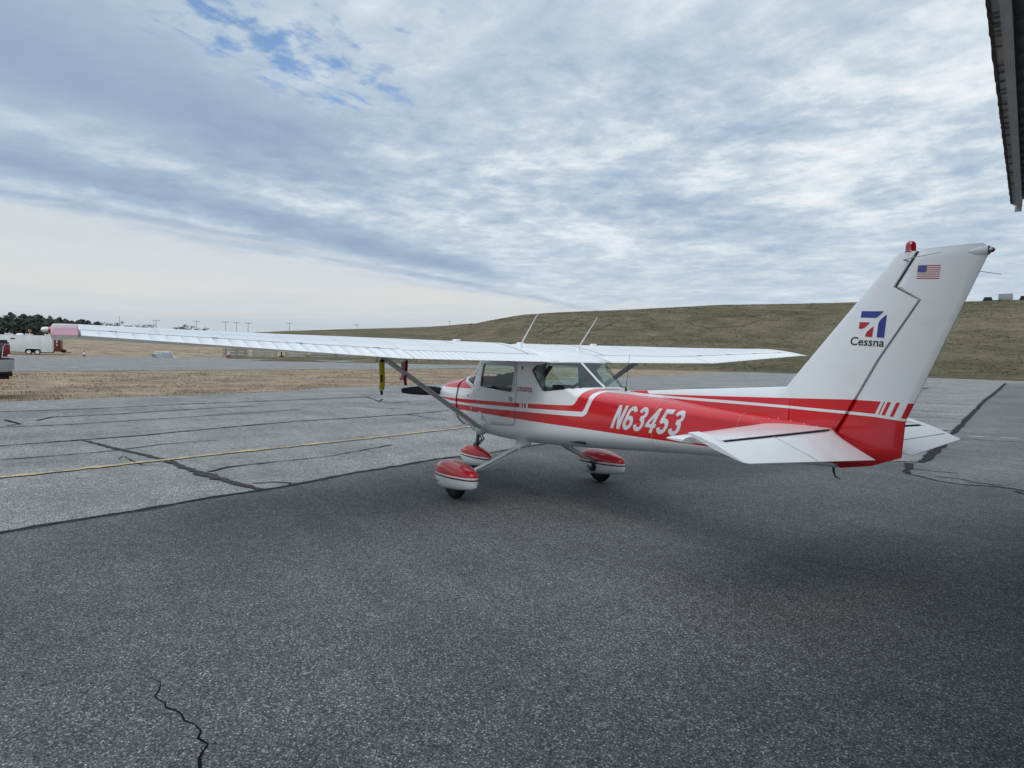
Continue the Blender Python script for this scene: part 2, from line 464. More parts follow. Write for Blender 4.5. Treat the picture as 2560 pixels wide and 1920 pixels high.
def lathe(prof, origin=(0, 0, 0), axis='z', n=24):
    """prof: (radius, along-axis) pairs"""
    V, F = [], []
    o = Vector(origin)
    for r_, h in prof:
        for k in range(n):
            t = 2 * math.pi * k / n; a, b_ = r_ * math.cos(t), r_ * math.sin(t)
            V.append(o + Vector((a, b_, h) if axis == 'z' else (a, h, b_) if axis == 'y' else (h, a, b_)))
    for i in range(len(prof) - 1):
        for k in range(n):
            F.append((i * n + k, i * n + (k + 1) % n, (i + 1) * n + (k + 1) % n, (i + 1) * n + k))
    if prof[0][0] > 1e-5: F.append(tuple(range(n)))
    if prof[-1][0] > 1e-5: F.append(tuple(range((len(prof) - 1) * n, len(prof) * n)))
    return V, F
def loft(rings, closed=True, caps=True):
    V, F = [], []; n = len(rings[0])
    for r_ in rings: V += list(r_)
    for i in range(len(rings) - 1):
        for k in range(n if closed else n - 1):
            F.append((i * n + k, i * n + (k + 1) % n, (i + 1) * n + (k + 1) % n, (i + 1) * n + k))
    if caps and closed:
        F.append(tuple(range(n))); F.append(tuple(range((len(rings) - 1) * n, len(rings) * n)))
    return V, F
def interp(x, pts):
    if x <= pts[0][0]: return pts[0][1]
    for (a, b_), (c, d) in zip(pts, pts[1:]):
        if x <= c: return b_ + (d - b_) * (x - a) / (c - a) if c > a else d
    return pts[-1][1]
def smooth01(t):
    t = max(0.0, min(1.0, t)); return t * t * (3 - 2 * t)
def sheet(name, poly, z, m, kind='structure'):
    o = mk(name, ([(x, y, z) for x, y in poly], [tuple(range(len(poly)))]), m, smooth=False, recalc=False)
    if o.data.polygons[0].normal.z < 0: o.data.flip_normals()
    return tag(o, kind=kind)
def ribbon(pts, width, z, jitter=0.0, seed=1, step=.12):
    """flat strip along a ground polyline"""
    rr = random.Random(seed)
    P = [Vector((x, y, 0)) for x, y in pts]
    wd = width if isinstance(width, (list, tuple)) else [width] * len(P)
    Q, W = [], []
    for i in range(len(P) - 1):
        L_ = (P[i + 1] - P[i]).length; k = max(1, min(80, int(L_ / step)))
        for j in range(k):
            t = j / k; Q.append(P[i].lerp(P[i + 1], t)); W.append(wd[i] + (wd[i + 1] - wd[i]) * t)
    Q.append(P[-1]); W.append(wd[-1])
    V, F = [], []
    for i, q in enumerate(Q):
        d = (Q[min(i + 1, len(Q) - 1)] - Q[max(i - 1, 0)]).normalized()
        nrm = Vector((-d.y, d.x, 0)); off = (rr.random() - .5) * jitter
        a = W[i] * (.5 + (rr.random() - .5) * (.5 if jitter else 0)); b_ = W[i] * (.5 + (rr.random() - .5) * (.5 if jitter else 0))
        V += [(q + nrm * (off + a)).to_3d() + Vector((0, 0, z)), (q + nrm * (off - b_)).to_3d() + Vector((0, 0, z))]
    F = [(2 * i, 2 * i + 1, 2 * i + 3, 2 * i + 2) for i in range(len(Q) - 1)]
    return V, F
def flatmesh(name, vf, m, kind='structure'):
    o = mk(name, vf, m, smooth=False, recalc=False)
    bm = bmesh.new(); bm.from_mesh(o.data)
    for f in bm.faces:
        f.normal_update()
        if f.normal.z < 0: f.normal_flip()
    bm.to_mesh(o.data); bm.free()
    return tag(o, kind=kind)

# ================================================================== SETTING
def az_dir(a):
    return math.cos(R(a)), math.sin(R(a))
BACK = [(-40, .052), (-30, .0425), (-27.6, .0378), (-21.0, .0305), (-15.3, .0245), (-11.75, .0196), (-5, .0185), (20, .0185)]
FRONT = [(-110, 4), (-95, 12), (-71, 16.3), (-68, 16.25), (-60.8, 16.5), (-50.6, 15.9), (-44.5, 14.9), (-37.5, 13.5), (-34.8, 12.7), (-32, 10.9), (-30.4, 9.7), (-28.5, 7.2), (-26, 4.2), (-23, 1.4), (-20, 0)]
def ground_z(x, y):
    d = math.hypot(x - CAM.x, y - CAM.y)
    if d < 112: return -.03
    return (min(d, 330) - 112) * .0235 * smooth01((d - 112) / 40) - max(0, d - 330) * .002 - .03
def hill_z(az, d):
    sl = interp(az, BACK)
    back = (CAM.z + 330 * sl) * max(0.0, min(1.0, (d - 128) / 202.0)) ** 1.15 - max(0, d - 330) * .05
    front = interp(az, FRONT) * smooth01((d - 92) / (190 - 92) * .92 + .04) if d < 190 else interp(az, FRONT) * smooth01(.96) - (d - 190) * .012
    return back, front
def polar(name, azs, ds, zf, m):
    V, F = [], []
    for a in azs:
        cx, sy_ = az_dir(a)
        for d in ds:
            x, y = CAM.x + cx * d, CAM.y + sy_ * d
            V.append((x, y, zf(a, d, x, y)))
    k = len(ds)
    for i in range(len(azs) - 1):
        for j in range(k - 1):
            F.append((i * k + j, i * k + j + 1, (i + 1) * k + j + 1, (i + 1) * k + j))
    return mk(name, (V, F), m, angle=80)
def gz(a, d, x, y):
    z = ground_z(x, y)
    if d > 20: z += (noise.noise(Vector((x * .12, y * .12, 0))) * .05 + .0) * (1 if d > 60 else 0)
    return z
g = polar('ground', [k * 4 - 180 for k in range(91)], [0.01, 10, 20, 30, 45, 60, 75, 90, 100, 112, 120, 135, 150, 180, 220, 270, 330, 420, 600, 1200, 3000], gz, M_GRASS)
tag(g, kind='structure')
def hz(a, d, x, y):
    bk, fr = hill_z(a, d)
    z = max(bk, fr)
    nz = noise.noise(Vector((x * .03, y * .03, 2))) * .9 + noise.noise(Vector((x * .12, y * .12, 5))) * .30
    edge = smooth01((d - 90) / 50) * (.35 if d > 180 else 1.0)
    z += nz * edge
    fade = max(smooth01((a + 11.5) / 3.0), smooth01((-a - 100) / 10))
    if d > 500: z -= (d - 500) * .2
    return z * (1 - fade) - .6 * fade - (.25 if d < 92 else 0)
h = polar('hill', [-112 + k * .75 for k in range(139)], [86, 91, 95, 99, 103, 108, 113, 118, 124, 130, 136, 142, 148, 154, 160, 166, 172, 178, 183, 187, 190, 194, 200, 215, 235, 260, 285, 305, 320, 328, 334, 345, 380, 500, 560], hz, M_HILL)
tag(h, kind='structure')
hill_bvh = BVHTree.FromPolygons([v.co[:] for v in h.data.vertices], [p.vertices[:] for p in h.data.polygons])
def hill_top(x, y, z0=80):
    hit = hill_bvh.ray_cast(Vector((x, y, z0)), Vector((0, 0, -1)))
    return hit[0].z if hit[0] else 0.0

# pavement
L1 = [(-.75, 8.9), (.67, 5.61), (.87, 5.07), (1.04, 4.44), (1.35, 3.7), (1.48, 3.16), (1.64, 2.69), (2.09, 1.75), (2.45, .69), (2.74, -.02), (2.96, -1.21), (3.2, -1.85), (3.89, -4.01)]
CONN = [(3.89, -4.01), (2.03, -7.0), (-.62, -6.9), (-1.01, -7.2), (-1.17, -7.3)]
RS = [(-1.01, -7.25), (-1.14, -7.39), (-1.28, -7.58), (-1.19, -7.96), (-.8, -9.1), (-.43, -10.32), (.57, -13.05), (1.14, -14.79), (2.7, -19.27), (4.85, -25.51), (7.14, -32.1), (10.06, -40.9), (12.88, -49.28), (19.29, -68.11)]
grass_edge = [(10.0, 34.0), (15.2, 14.0), (18.0, 6.67), (19.01, 3.74), (19.84, .07), (21.3, -2.6), (23.06, -4.61), (24.81, -9.34), (27.5, -16), (30.0, -23), (33.3, -31.65), (39, -45), (46, -60), (52.98, -74.6)]
er = random.Random(3)
edge2 = []
for (a, b_), (c, d) in zip(grass_edge, grass_edge[1:]):
    k = max(2, int(math.hypot(c - a, d - b_) / .8))
    for j in range(k):
        t = j / k
        edge2.append((a + (c - a) * t + er.uniform(-.16, .16), b_ + (d - b_) * t + er.uniform(-.16, .16)))
old_poly = edge2 + [(49, -80.2), (33, -85), (24, -88), (10, -95), (-30, -110), (-60, -60), (-60, 40), (-20, 60)]
sheet('apron', old_poly, -.008, M_OLD)
B2 = [(-1.24, -7.27), (-1.49, -6.69), (-1.7, -6.19), (-2.02, -5.98), (-2.34, -5.83), (-2.63, -5.81), (-3.01, -6.13), (-3.32, -6.14), (-3.9, -6.0)]
sheet('apron_patch', RS[3:] + [(14, -92), (-28, -108), (-58, -60), (-30, -20)] + B2[::-1], -.004, M_MID)
new_poly = L1 + CONN[1:-1] + B2 + [(-12, -9), (-40, -20), (-58, 0), (-58, 38), (-18, 50), (-8, 30)]
sheet('apron_dark_patch', new_poly, 0.0, M_NEW)
sheet('taxiway', [(32, 60), (43.56, 8.23), (45.93, 1.37), (49.08, -7.8), (56.67, -30.3), (66, -52), (80, -75), (118, -76), (119, -60), (118.5, -43.9), (114, -23), (105.5, -9), (106.0, 2.5), (103.6, 11.9), (98, 60)], -.012, M_OLD)
def cr(name, pts, wd, z, j, seed, m=M_TAR):
    return flatmesh(name, ribbon(pts, wd, z, j, seed), m)
cr('sealed_joint', L1, .105, .004, .012, 1, M_TAR2)
cr('sealed_joint', L1, .050, .0052, .010, 12)
cr('sealed_joint', CONN, .06, .0066, .02, 2)
cr('sealed_joint', RS, [.05, .06, .09, .12, .17, .13, .11, .13, .14, .15, .16, .18, .2, .22], .0062, .035, 3)
cr('sealed_crack', [(7.49, 4.8), (6.08, 4.37), (5.05, 3.98), (4.31, 3.77), (3.44, 3.6), (2.85, 3.45), (2.21, 3.28), (1.56, 3.06)], [.05, .10, .09, .11, .14, .18, .12, .07], .0055, .035, 4, M_TAR2)
for i, (pts, wd) in enumerate([
    ([(6.4, 9.2), (7.23, 6.01), (7.51, 5.02), (7.83, 3.88), (8.73, 2.0), (9.4, .26), (9.71, -1.37), (10.11, -2.88), (10.67, -4.31), (11.6, -8)], .075),
    ([(4.6, 9.0), (5.51, 5.9), (5.68, 5.03), (5.88, 4.38), (6.38, 3.63), (6.56, 2.63)], .042),
    ([(14.0, 8), (14.23, 6.44), (14.5, 4.43), (15.43, 2.01), (16.19, -1.33), (17.13, -4.64)], .09),
    ([(11.63, 5.6), (12.35, 5.35), (12.68, 3.99), (13.73, 1.64), (14.15, .27)], .08),
    ([(10.2, 7.5), (10.35, 6.2), (10.44, 4.99), (11.09, 3.12), (12.55, -.66)], .06),
    ([(11.98, 6.21), (10.89, 5.87), (10.64, 6.1)], .07),
    ([(3.13, 3.41), (3.41, 3.11), (3.61, 2.32), (3.75, 1.54), (4.3, .52), (4.62, -.02)], [.07, .05, .035, .03, .03, .05]),
    ([(2.01, 3.06), (2.0, 2.8), (1.84, 2.63), (1.66, 2.66)], .035),
    ([(4.87, 4.41), (5.21, 4.32), (4.66, 4.24), (4.16, 4.14), (3.9, 3.79)], .02),
    ([(10.08, -2.95), (8.93, -3.0), (8.37, -3.27)], .04),
    ([(12.88, -2.59), (12.11, -3.22), (11.09, -3.71)], .04),
    ([(17.47, -4.54), (14.84, -4.04), (13.9, -4.42)], .05),
    ([(18.15, -4.62), (18.6, -5.78), (18.38, -6.71)], .07),
    ([(14.42, -4.5), (14.58, -5.4), (14.43, -5.92)], .05),
    ([(14.59, -3.93), (15.85, -4.59)], .06),
    ([(-1.24, -7.27), (-1.49, -6.69), (-1.7, -6.19), (-1.81, -6.07), (-2.02, -5.98), (-2.34, -5.83), (-2.63, -5.81), (-2.84, -6.01), (-3.01, -6.13), (-3.2, -6.16), (-3.32, -6.14), (-3.9, -6.0)], [.12, .13, .14, .06, .05, .05, .05, .06, .08, .09, .07, .06]),
    ([(-1.56, -6.65), (-1.84, -6.73), (-2.18, -6.89)], .03),
    ([(-2.13, -6.2), (-2.41, -6.35), (-2.73, -6.23), (-3.03, -6.31)], .03),
    ([(-3.27, -5.97), (-3.5, -5.8)], .07),
    ([(7.57, -25.92), (5.71, -27.87)], .10), ([(5.19, -20.85), (3.68, -21.98)], .08), ([(3.85, -17.84), (2.57, -18.82)], .08),
    ([(3.16, -16.52), (2.08, -17.21)], .06), ([(1.6, -13.7), (1.03, -14.44)], .08), ([(.13, -12.41), (-1.4, -13.5)], .05), ([(15.09, -43.29), (15.61, -45.05)], .25)]):
    cr('sealed_crack', pts, wd, .0022 + .0001 * i, .02 if not isinstance(wd, list) else .03, 20 + i)
# finer unsealed cracks that wander over the weathered pavement
fr_ = random.Random(5)
for i in range(26):
    x, y = fr_.uniform(3.5, 17), fr_.uniform(-6, 6)
    a = fr_.choice((R(-72), R(-70), R(15), R(40))) + fr_.uniform(-.3, .3); pts = [(x, y)]
    for k in range(fr_.randint(4, 9)):
        a += fr_.uniform(-.35, .35); x += .3 * math.cos(a); y += .3 * math.sin(a); pts.append((x, y))
    cr('hairline_crack', pts, .009, .0016, .03, 60 + i)
cr('open_crack', [(-3.0, 4.79), (-3.09, 4.75), (-3.2, 4.70), (-3.28, 4.71), (-3.34, 4.735), (-3.39, 4.72), (-3.44, 4.70), (-3.48, 4.70), (-3.53, 4.665), (-3.59, 4.65), (-3.66, 4.645), (-3.72, 4.61), (-3.79, 4.60), (-3.85, 4.62), (-3.92, 4.59), (-3.97, 4.62), (-4.01, 4.63), (-4.08, 4.65), (-4.2, 4.64)],
   [.002, .004, .004, .007, .008, .006, .007, .008, .010, .008, .008, .011, .010, .011, .012, .011, .012, .012, .012], .003, .012, 8, M_CRACK)
cr('open_crack', [(-3.92, 4.59), (-3.93, 4.565), (-3.935, 4.55)], .006, .0032, .006, 9, M_CRACK)
cr('yellow_taxi_line', [(2.4, 10.0), (3.68, 6.3), (3.85, 5.8), (4.49, 3.78), (4.83, 2.76), (5.51, .51), (6.52, -2.53), (8.55, -7.6)], .125, .0072, .006, 10, M_YEL)
for pts in ([(.27, -13.31), (.02, -13.54)], [(-.25, -13.74), (-.52, -13.99)]):
    cr('white_dash', pts, .12, .004, 0, 11, M_WLINE)
# bare worn tracks on the hillside
def hill_track(pts_az_d, wd):
    V = []
    P = []
    for a, d in pts_az_d:
        c, s_ = az_dir(a); P.append(Vector((CAM.x + c * d, CAM.y + s_ * d, 0)))
    Q = []
    for i in range(len(P) - 1):
        k = max(2, int((P[i + 1] - P[i]).length / 1.0))
        Q += [P[i].lerp(P[i + 1], j / k) for j in range(k)]
    Q.append(P[-1])
    for i, q in enumerate(Q):
        d = (Q[min(i + 1, len(Q) - 1)] - Q[max(i - 1, 0)]).normalized(); nr = Vector((-d.y, d.x, 0))
        for s_ in (1, 0, -1):
            t = q + nr * wd * .5 * s_
            V.append((t.x, t.y, hill_top(t.x, t.y) + .05))
    F = []
    for i in range(len(Q) - 1):
        F += [(3 * i, 3 * i + 1, 3 * i + 4, 3 * i + 3), (3 * i + 1, 3 * i + 2, 3 * i + 5, 3 * i + 4)]
    flatmesh('hill_track', (V, F), M_TRACK)
hill_track([(-36.0, 140), (-37.2, 150), (-38.6, 156), (-39.8, 150), (-38.6, 143), (-37.2, 138), (-36.2, 130)], .55)
hill_track([(-39.2, 145), (-41, 158), (-42.6, 163), (-43.2, 155), (-42.0, 146), (-40.5, 138)], .55)
hill_track([(-48.5, 150), (-50.5, 156), (-53.0, 160), (-54.2, 152), (-52.6, 142), (-50.2, 139), (-48.8, 144), (-48.5, 150)], .5)
hill_track([(-33, 128), (-36, 122), (-41, 118), (-48, 116), (-56, 114)], .5)

# ================================================================== AIRCRAFT
# aircraft axes: +x nose, +y left (port), +z up; main wheels touch the ground at x = 0
plane = empty('light_aircraft', (0, 0, 0), 0, 'white high-wing light aircraft with red stripes parked on the asphalt', 'aircraft')
# --- fuselage cross-sections: x, zb, w, z1, w2, z2, zt, n1, n2
ST = [
    (2.10, 1.06, .17, 1.13, .17, 1.17, 1.245, 2.2, 2.2),
    (2.08, 1.015, .245, 1.12, .245, 1.18, 1.272, 2.3, 2.3),
    (2.02, .965, .315, 1.11, .315, 1.20, 1.300, 2.4, 2.4),
    (1.90, .915, .375, 1.10, .370, 1.21, 1.328, 2.5, 2.4),
    (1.70, .845, .425, 1.08, .415, 1.225, 1.362, 2.5, 2.4),
    (1.45, .77, .465, 1.05, .450, 1.24, 1.396, 2.6, 2.4),
    (1.20, .705, .495, 1.00, .478, 1.255, 1.428, 2.7, 2.4),
    (1.10, .69, .505, .985, .485, 1.265, 1.455, 2.7, 2.3),
    (.95, .675, .517, .97, .495, 1.285, 1.565, 2.8, 2.2),
    (.78, .665, .526, .955, .500, 1.325, 1.690, 2.9, 2.3),
    (.66, .658, .530, .945, .500, 1.46, 1.775, 3.0, 2.7),
    (.54, .653, .532, .935, .498, 1.63, 1.835, 3.0, 3.2),
    (.36, .650, .532, .925, .495, 1.68, 1.885, 3.0, 3.4),
    (.10, .648, .532, .92, .495, 1.69, 1.908, 3.0, 3.4),
    (-.30, .658, .530, .925, .492, 1.68, 1.868, 3.0, 3.4),
    (-.66, .675, .522, .935, .480, 1.67, 1.812, 2.9, 3.3),
    (-.80, .684, .515, .94, .468, 1.655, 1.762, 2.9, 3.2),
    (-.90, .690, .510, .943, .462, 1.60, 1.692, 2.8, 3.0),
    (-1.00, .697, .503, .946, .458, 1.50, 1.624, 2.8, 2.9),
    (-1.12, .706, .494, .952, .450, 1.40, 1.545, 2.8, 2.7),
    (-1.24, .716, .484, .957, .440, 1.315, 1.464, 2.7, 2.6),
    (-1.34, .724, .473, .96, .428, 1.275, 1.408, 2.7, 2.5),
    (-1.45, .732, .460, .963, .416, 1.265, 1.402, 2.6, 2.4),
    (-1.64, .747, .438, .971, .400, 1.258, 1.392, 2.6, 2.4),
    (-2.00, .776, .392, .985, .358, 1.242, 1.376, 2.5, 2.3),
    (-2.50, .818, .322, 1.005, .290, 1.215, 1.348, 2.4, 2.2),
    (-3.00, .855, .250, 1.030, .222, 1.19, 1.318, 2.4, 2.2),
    (-3.50, .888, .175, 1.055, .152, 1.17, 1.288, 2.3, 2.2),
    (-3.95, .915, .105, 1.075, .088, 1.155, 1.262, 2.2, 2.2),
    (-4.12, .925, .070, 1.08, .058, 1.15, 1.250, 2.2, 2.2),
]
def section(x):
    for a, b_ in zip(ST, ST[1:]):
        if b_[0] <= x <= a[0]:
            t = (x - b_[0]) / (a[0] - b_[0])
            return [b_[i] + (a[i] - b_[i]) * t for i in range(9)]
    return list(ST[0] if x > ST[0][0] else ST[-1])
NB, NS, NU = 12, 9, 14
def half(x):
    _, zb, w_, z1, w2, z2, zt, n1, n2 = section(x)
    pts = []
    for k in range(NB):
        t = (k / NB) * math.pi / 2
        pts.append((w_ * math.sin(t) ** (2 / n1), z1 - (z1 - zb) * math.cos(t) ** (2 / n1)))
    for k in range(NS):
        t = k / NS
        bulge = .012 * math.sin(math.pi * t) * (1 if w_ > .3 else .3)
        pts.append((w_ + (w2 - w_) * t + bulge, z1 + (z2 - z1) * t))
    for k in range(NU + 1):
        t = (k / NU) * math.pi / 2
        pts.append((w2 * math.cos(t) ** (2 / n2) if k < NU else 0.0, z2 + (zt - z2) * math.sin(t) ** (2 / n2)))
    return pts
xs = []
for a, b_ in zip(ST, ST[1:]):
    k = max(1, round((a[0] - b_[0]) / .06))
    xs += [a[0] + (b_[0] - a[0]) * j / k for j in range(k)]
xs.append(ST[-1][0])
halves = [half(x) for x in xs]
# smooth along the length so that the station joints do not show
for _ in range(2):
    nh = [halves[0]]
    for i in range(1, len(xs) - 1):
        if -1.38 < xs[i] < -.86:      # crisp rear-window slope
            nh.append(halves[i]); continue
        r_ = []
        for p0, p1, p2 in zip(halves[i - 1], halves[i], halves[i + 1]):
            r_.append(tuple(.25 * a_ + .5 * b2 + .25 * c_ for a_, b2, c_ in zip(p0, p1, p2)))
        nh.append(r_)
    nh.append(halves[-1]); halves = nh
rings = []
for x, hp in zip(xs, halves):
    left = [(x, y, z) for y, z in hp]
    right = [(x, -y, z) for y, z in reversed(hp[1:-1])]
    rings.append([Vector(q) for q in left + right])
fv, ff = loft(rings, True, True)
fb = bmesh.new()
_vs = [fb.verts.new(q) for q in fv]
for q in ff: fb.faces.new([_vs[i] for i in q])
bmesh.ops.recalc_face_normals(fb, faces=fb.faces)
bmesh.ops.triangulate(fb, faces=[f for f in fb.faces if len(f.verts) > 4])
FUS = BVHTree.FromBMesh(fb)
def side_pt(x, z, s=1, off=0.0):
    hit = FUS.ray_cast(Vector((x, 2.0 * s, z)), Vector((0, -s, 0)))
    if hit[0] is None: return Vector((x, .02 * s, z))
    return hit[0] + hit[1] * off
def rounded(poly, r, seg=4):
    P = [Vector((a, b_)) for a, b_ in poly]; out = []
    n_ = len(P)
    for i in range(n_):
        a, b_, c = P[i - 1], P[i], P[(i + 1) % n_]
        rr = r[i] if isinstance(r, (list, tuple)) else r
        d1, d2 = (a - b_).normalized(), (c - b_).normalized()
        if rr <= 0: out.append(b_); continue
        p, q = b_ + d1 * rr, b_ + d2 * rr
        for k in range(seg + 1):
            t = k / seg
            out.append((1 - t) ** 2 * p + 2 * t * (1 - t) * b_ + t * t * q)
    return [(v.x, v.y) for v in out]
def inside(pt, poly):
    x, y = pt; c = False; j = len(poly) - 1
    for i in range(len(poly)):
        if (poly[i][1] > y) != (poly[j][1] > y) and x < (poly[j][0] - poly[i][0]) * (y - poly[i][1]) / (poly[j][1] - poly[i][1]) + poly[i][0]: c = not c
        j = i
    return c
def cut(poly, axes, keep):
    """score the skin along a convex outline given in two axes; keep(face centre) limits the region"""
    i0, i1 = axes
    for (a, b_) in zip(poly, poly[1:] + poly[:1]):
        xs_ = [q[0] for q in poly]; ys_ = [q[1] for q in poly]
        m_ = .09
        fs = []
        for f in fb.faces:
            c = f.calc_center_median()
            if keep(c) and min(xs_) - m_ < c[i0] < max(xs_) + m_ and min(ys_) - m_ < c[i1] < max(ys_) + m_: fs.append(f)
        co = [0, 0, 0]; no = [0, 0, 0]
        co[i0], co[i1] = a
        no[i0], no[i1] = -(b_[1] - a[1]), (b_[0] - a[0])
        if math.hypot(*no) < 1e-6: continue
        es = {e for f in fs for e in f.edges}; vs = {v for f in fs for v in f.verts}
        bmesh.ops.bisect_plane(fb, geom=fs + list(es) + list(vs), plane_co=co, plane_no=Vector(no).normalized(), dist=1e-5)
DOORWIN = rounded([(.465, 1.640), (-.275, 1.622), (-.265, 1.285), (.515, 1.315)], [.045, .055, .06, .05])
SIDEWIN = [(-.640, 1.598), (-.700, 1.6385), (-1.35, 1.770), (-1.55, 1.50), (-1.375, 1.4165), (-1.25, 1.398), (-.875, 1.352), (-.835, 1.360), (-.622, 1.575)]
DOOR = rounded([(.56, 1.685), (-.305, 1.665), (-.33, .885), (.33, .845), (.70, 1.24)], [.03, .05, .09, .07, .04])
WIND = [(1.165, 1.452), (.715, 1.330), (.585, 1.745), (.60, 1.80), (1.2, 1.80)]
onside = lambda c: abs(c.y) > .20 and c.z > .7
cut(DOORWIN, (0, 2), onside); cut(SIDEWIN, (0, 2), lambda c: c.z > 1.25 and c.x < -.5); cut(DOOR, (0, 2), onside)
cut(WIND, (0, 2), lambda c: c.z > 1.2)
cut([(1.205, 3), (1.205, -3), (1.2, -3), (1.2, 3)], (0, 1), lambda c: abs(c.x - 1.2) < .2)
def group_of(f):
    c = f.calc_center_median()
    if c.z > 1.25 and inside((c.x, c.z), SIDEWIN): return 'sidewin'
    if abs(c.y) > .2:
        if inside((c.x, c.z), DOORWIN): return 'doorwin'
    if c.z > 1.2 and inside((c.x, c.z), WIND): return 'wind'
    if abs(c.y) > .2 and inside((c.x, c.z), DOOR): return 'door'
    if c.x > 1.2: return 'cowl'
    return 'fus'
GR = {}
for f in fb.faces: GR.setdefault(group_of(f), []).append(f)
fb.normal_update()
def extract(name, faces, m, off=0.0, solid=0.0, parent=plane, inner=None, angle=40):
    idx, V, F = {}, [], []
    for f in faces:
        q = []
        for v in f.verts:
            if v.index not in idx or True:
                key = (round(v.co.x, 5), round(v.co.y, 5), round(v.co.z, 5))
                if key not in idx:
                    idx[key] = len(V); V.append(v.co + v.normal * off)
                q.append(idx[key])
        if len(set(q)) == len(q) and len(q) > 2: F.append(tuple(q))
    o = mk(name, (V, F), m, parent, angle=angle, recalc=False)
    if inner: o.data.materials.append(inner)
    if solid:
        md = o.modifiers.new('shell', 'SOLIDIFY'); md.thickness = solid; md.offset = -1
        if inner: md.material_offset = 1; md.material_offset_rim = 0
    return o
extract('fuselage', GR['fus'], M_LIV, 0, .018, inner=M_LINING)
extract('cowling', GR['cowl'], M_LIV, .004, 0)
for s in (1, -1):
    sd = lambda fs: [f for f in fs if f.calc_center_median().y * s > 0]
    d_ = extract('door', sd(GR['door']), M_LIV, .0035, .02, inner=M_LINING)
    extract('door_window', sd(GR['doorwin']), M_GLASS, -.004, 0, d_)
    # white moulded frame round the door glass
    fr = [side_pt(x, z, s, .007) for x, z in DOORWIN]
    mk('window_frame', tube(fr + fr[:2], .0105, 6), M_WHITE, d_)
    fr = [side_pt(x * .985 + .0015, z, s, .001) for x, z in DOORWIN]
    mk('window_gasket', tube(fr + fr[:2], .006, 5), M_DKGREY, d_)
    hx = -.235
    hp = [side_pt(hx - dx, 1.205 + dz, s, .006) for dx, dz in ((-.022, -.022), (.022, -.022), (.022, .022), (-.022, .022))]
    hq = [p + Vector((0, .012 * s, 0)) for p in hp]
    mk('door_handle', (hp + hq, [(4, 5, 6, 7), (0, 1, 5, 4), (1, 2, 6, 5), (2, 3, 7, 6), (3, 0, 4, 7)]), M_STEEL, d_)
    hb = [side_pt(hx + .030, 1.205 + dz, s, .012) for dz in (-.022, .024)]
    mk('door_handle', tube(hb + [hb[1] + Vector((-.02, 0, 0))], .006, 6), M_BLACK, d_)
    for z in (1.285, .985):
        c = side_pt(.56 if z > 1.2 else .50, z, s, .004)
        mk('door_hinge', bbox(c.x - .035, c.x + .035, c.y - .006, c.y + .006, c.z - .012, c.z + .012, .005), M_WHITE, d_)
    sw = extract('rear_window', sd(GR['sidewin']), M_GLASS, -.003, 0)
    gk = [(-.700, 1.6385), (-.665, 1.617), (-.640, 1.598), (-.628, 1.585), (-.622, 1.575), (-.69, 1.506), (-.76, 1.436), (-.835, 1.360), (-.852, 1.354), (-.875, 1.352), (-.96, 1.362), (-1.06, 1.3745), (-1.16, 1.387), (-1.25, 1.398), (-1.30, 1.4055)]
    mk('window_gasket', tube([side_pt(x, z, s, .002) for x, z in gk], .0065, 5), M_BLACK, sw)
    # round vent, catch and small fittings on the cowl side
    c = side_pt(.83, 1.19, s, .006)
    mk('air_vent', lathe([(.0, .012), (.012, .012), (.016, .004), (.018, -.006)] if s > 0 else [(.0, -.012), (.012, -.012), (.016, -.004), (.018, .006)], c, 'y', 14), M_CHROME, plane)
    c = side_pt(.73, 1.01, s, .003)
    mk('static_port', bbox(c.x - .008, c.x + .008, c.y - .002, c.y + .002, c.z - .028, c.z + .028, .002), M_WHITED, plane)
    c = side_pt(.46, .93, s, .006)
    mk('entry_step', bbox(c.x - .04, c.x + .05, c.y - .008, c.y + .012, c.z - .03, c.z + .03, .008), M_WHITE, plane)
    c = side_pt(-.415, 1.597, s, .003)
    mk('door_stay', bbox(c.x - .008, c.x + .008, c.y - .003, c.y + .004, c.z - .022, c.z + .022, .002), M_BLACK, plane)
ws = extract('windshield', GR['wind'], M_GLASS, -.002, 0)
# light strip down the middle of the two-piece rear window
dv = []
for k in range(12):
    x = -.905 - .445 * k / 11
    hit = FUS.ray_cast(Vector((x, 0, 3)), Vector((0, 0, -1)))
    dv.append(hit[0] + Vector((0, 0, .002)))
mk('rear_window_divider', tube(dv, .0125, 6), M_WHITE, plane)
# windshield retainer strip
for s in (1, -1):
    pts = []
    for k in range(15):
        t = k / 14; x = 1.165 + (.715 - 1.165) * t; z = 1.452 + (1.330 - 1.452) * t
        pts.append(side_pt(x, z - .004, s, .004))
    mk('windshield_strip', tube(pts, .011, 6), M_WHITE, ws)
# door outline joint, cowl joint
for s in (1, -1):
    fr = [side_pt(x, z, s, .0022) for x, z in DOOR if z < 1.66]
    mk('door_joint', tube(fr, .0022, 4), M_SEAM, plane)
ring = [Vector((1.202, y, z)) for y, z in half(1.202)]
ring = ring + [Vector((q.x, -q.y, q.z)) for q in reversed(ring[1:-1])]
ctr = Vector((1.202, 0, 1.05))
ring = [q + (q - ctr).normalized() * .0045 for q in ring]
mk('cowl_joint', tube(ring + ring[:2], .0048, 5, False), M_GAP, plane)
# skin lap joints on the tail cone
for xj in (-2.42, -3.30):
    for s in (1, -1):
        ring = [Vector((xj, y * s, z)) for y, z in half(xj)]
        c0 = Vector((xj, 0, 1.05))
        mk('skin_joint', tube([q + (q - c0).normalized() * .0005 for q in ring], .0018, 4), M_SEAM, plane)

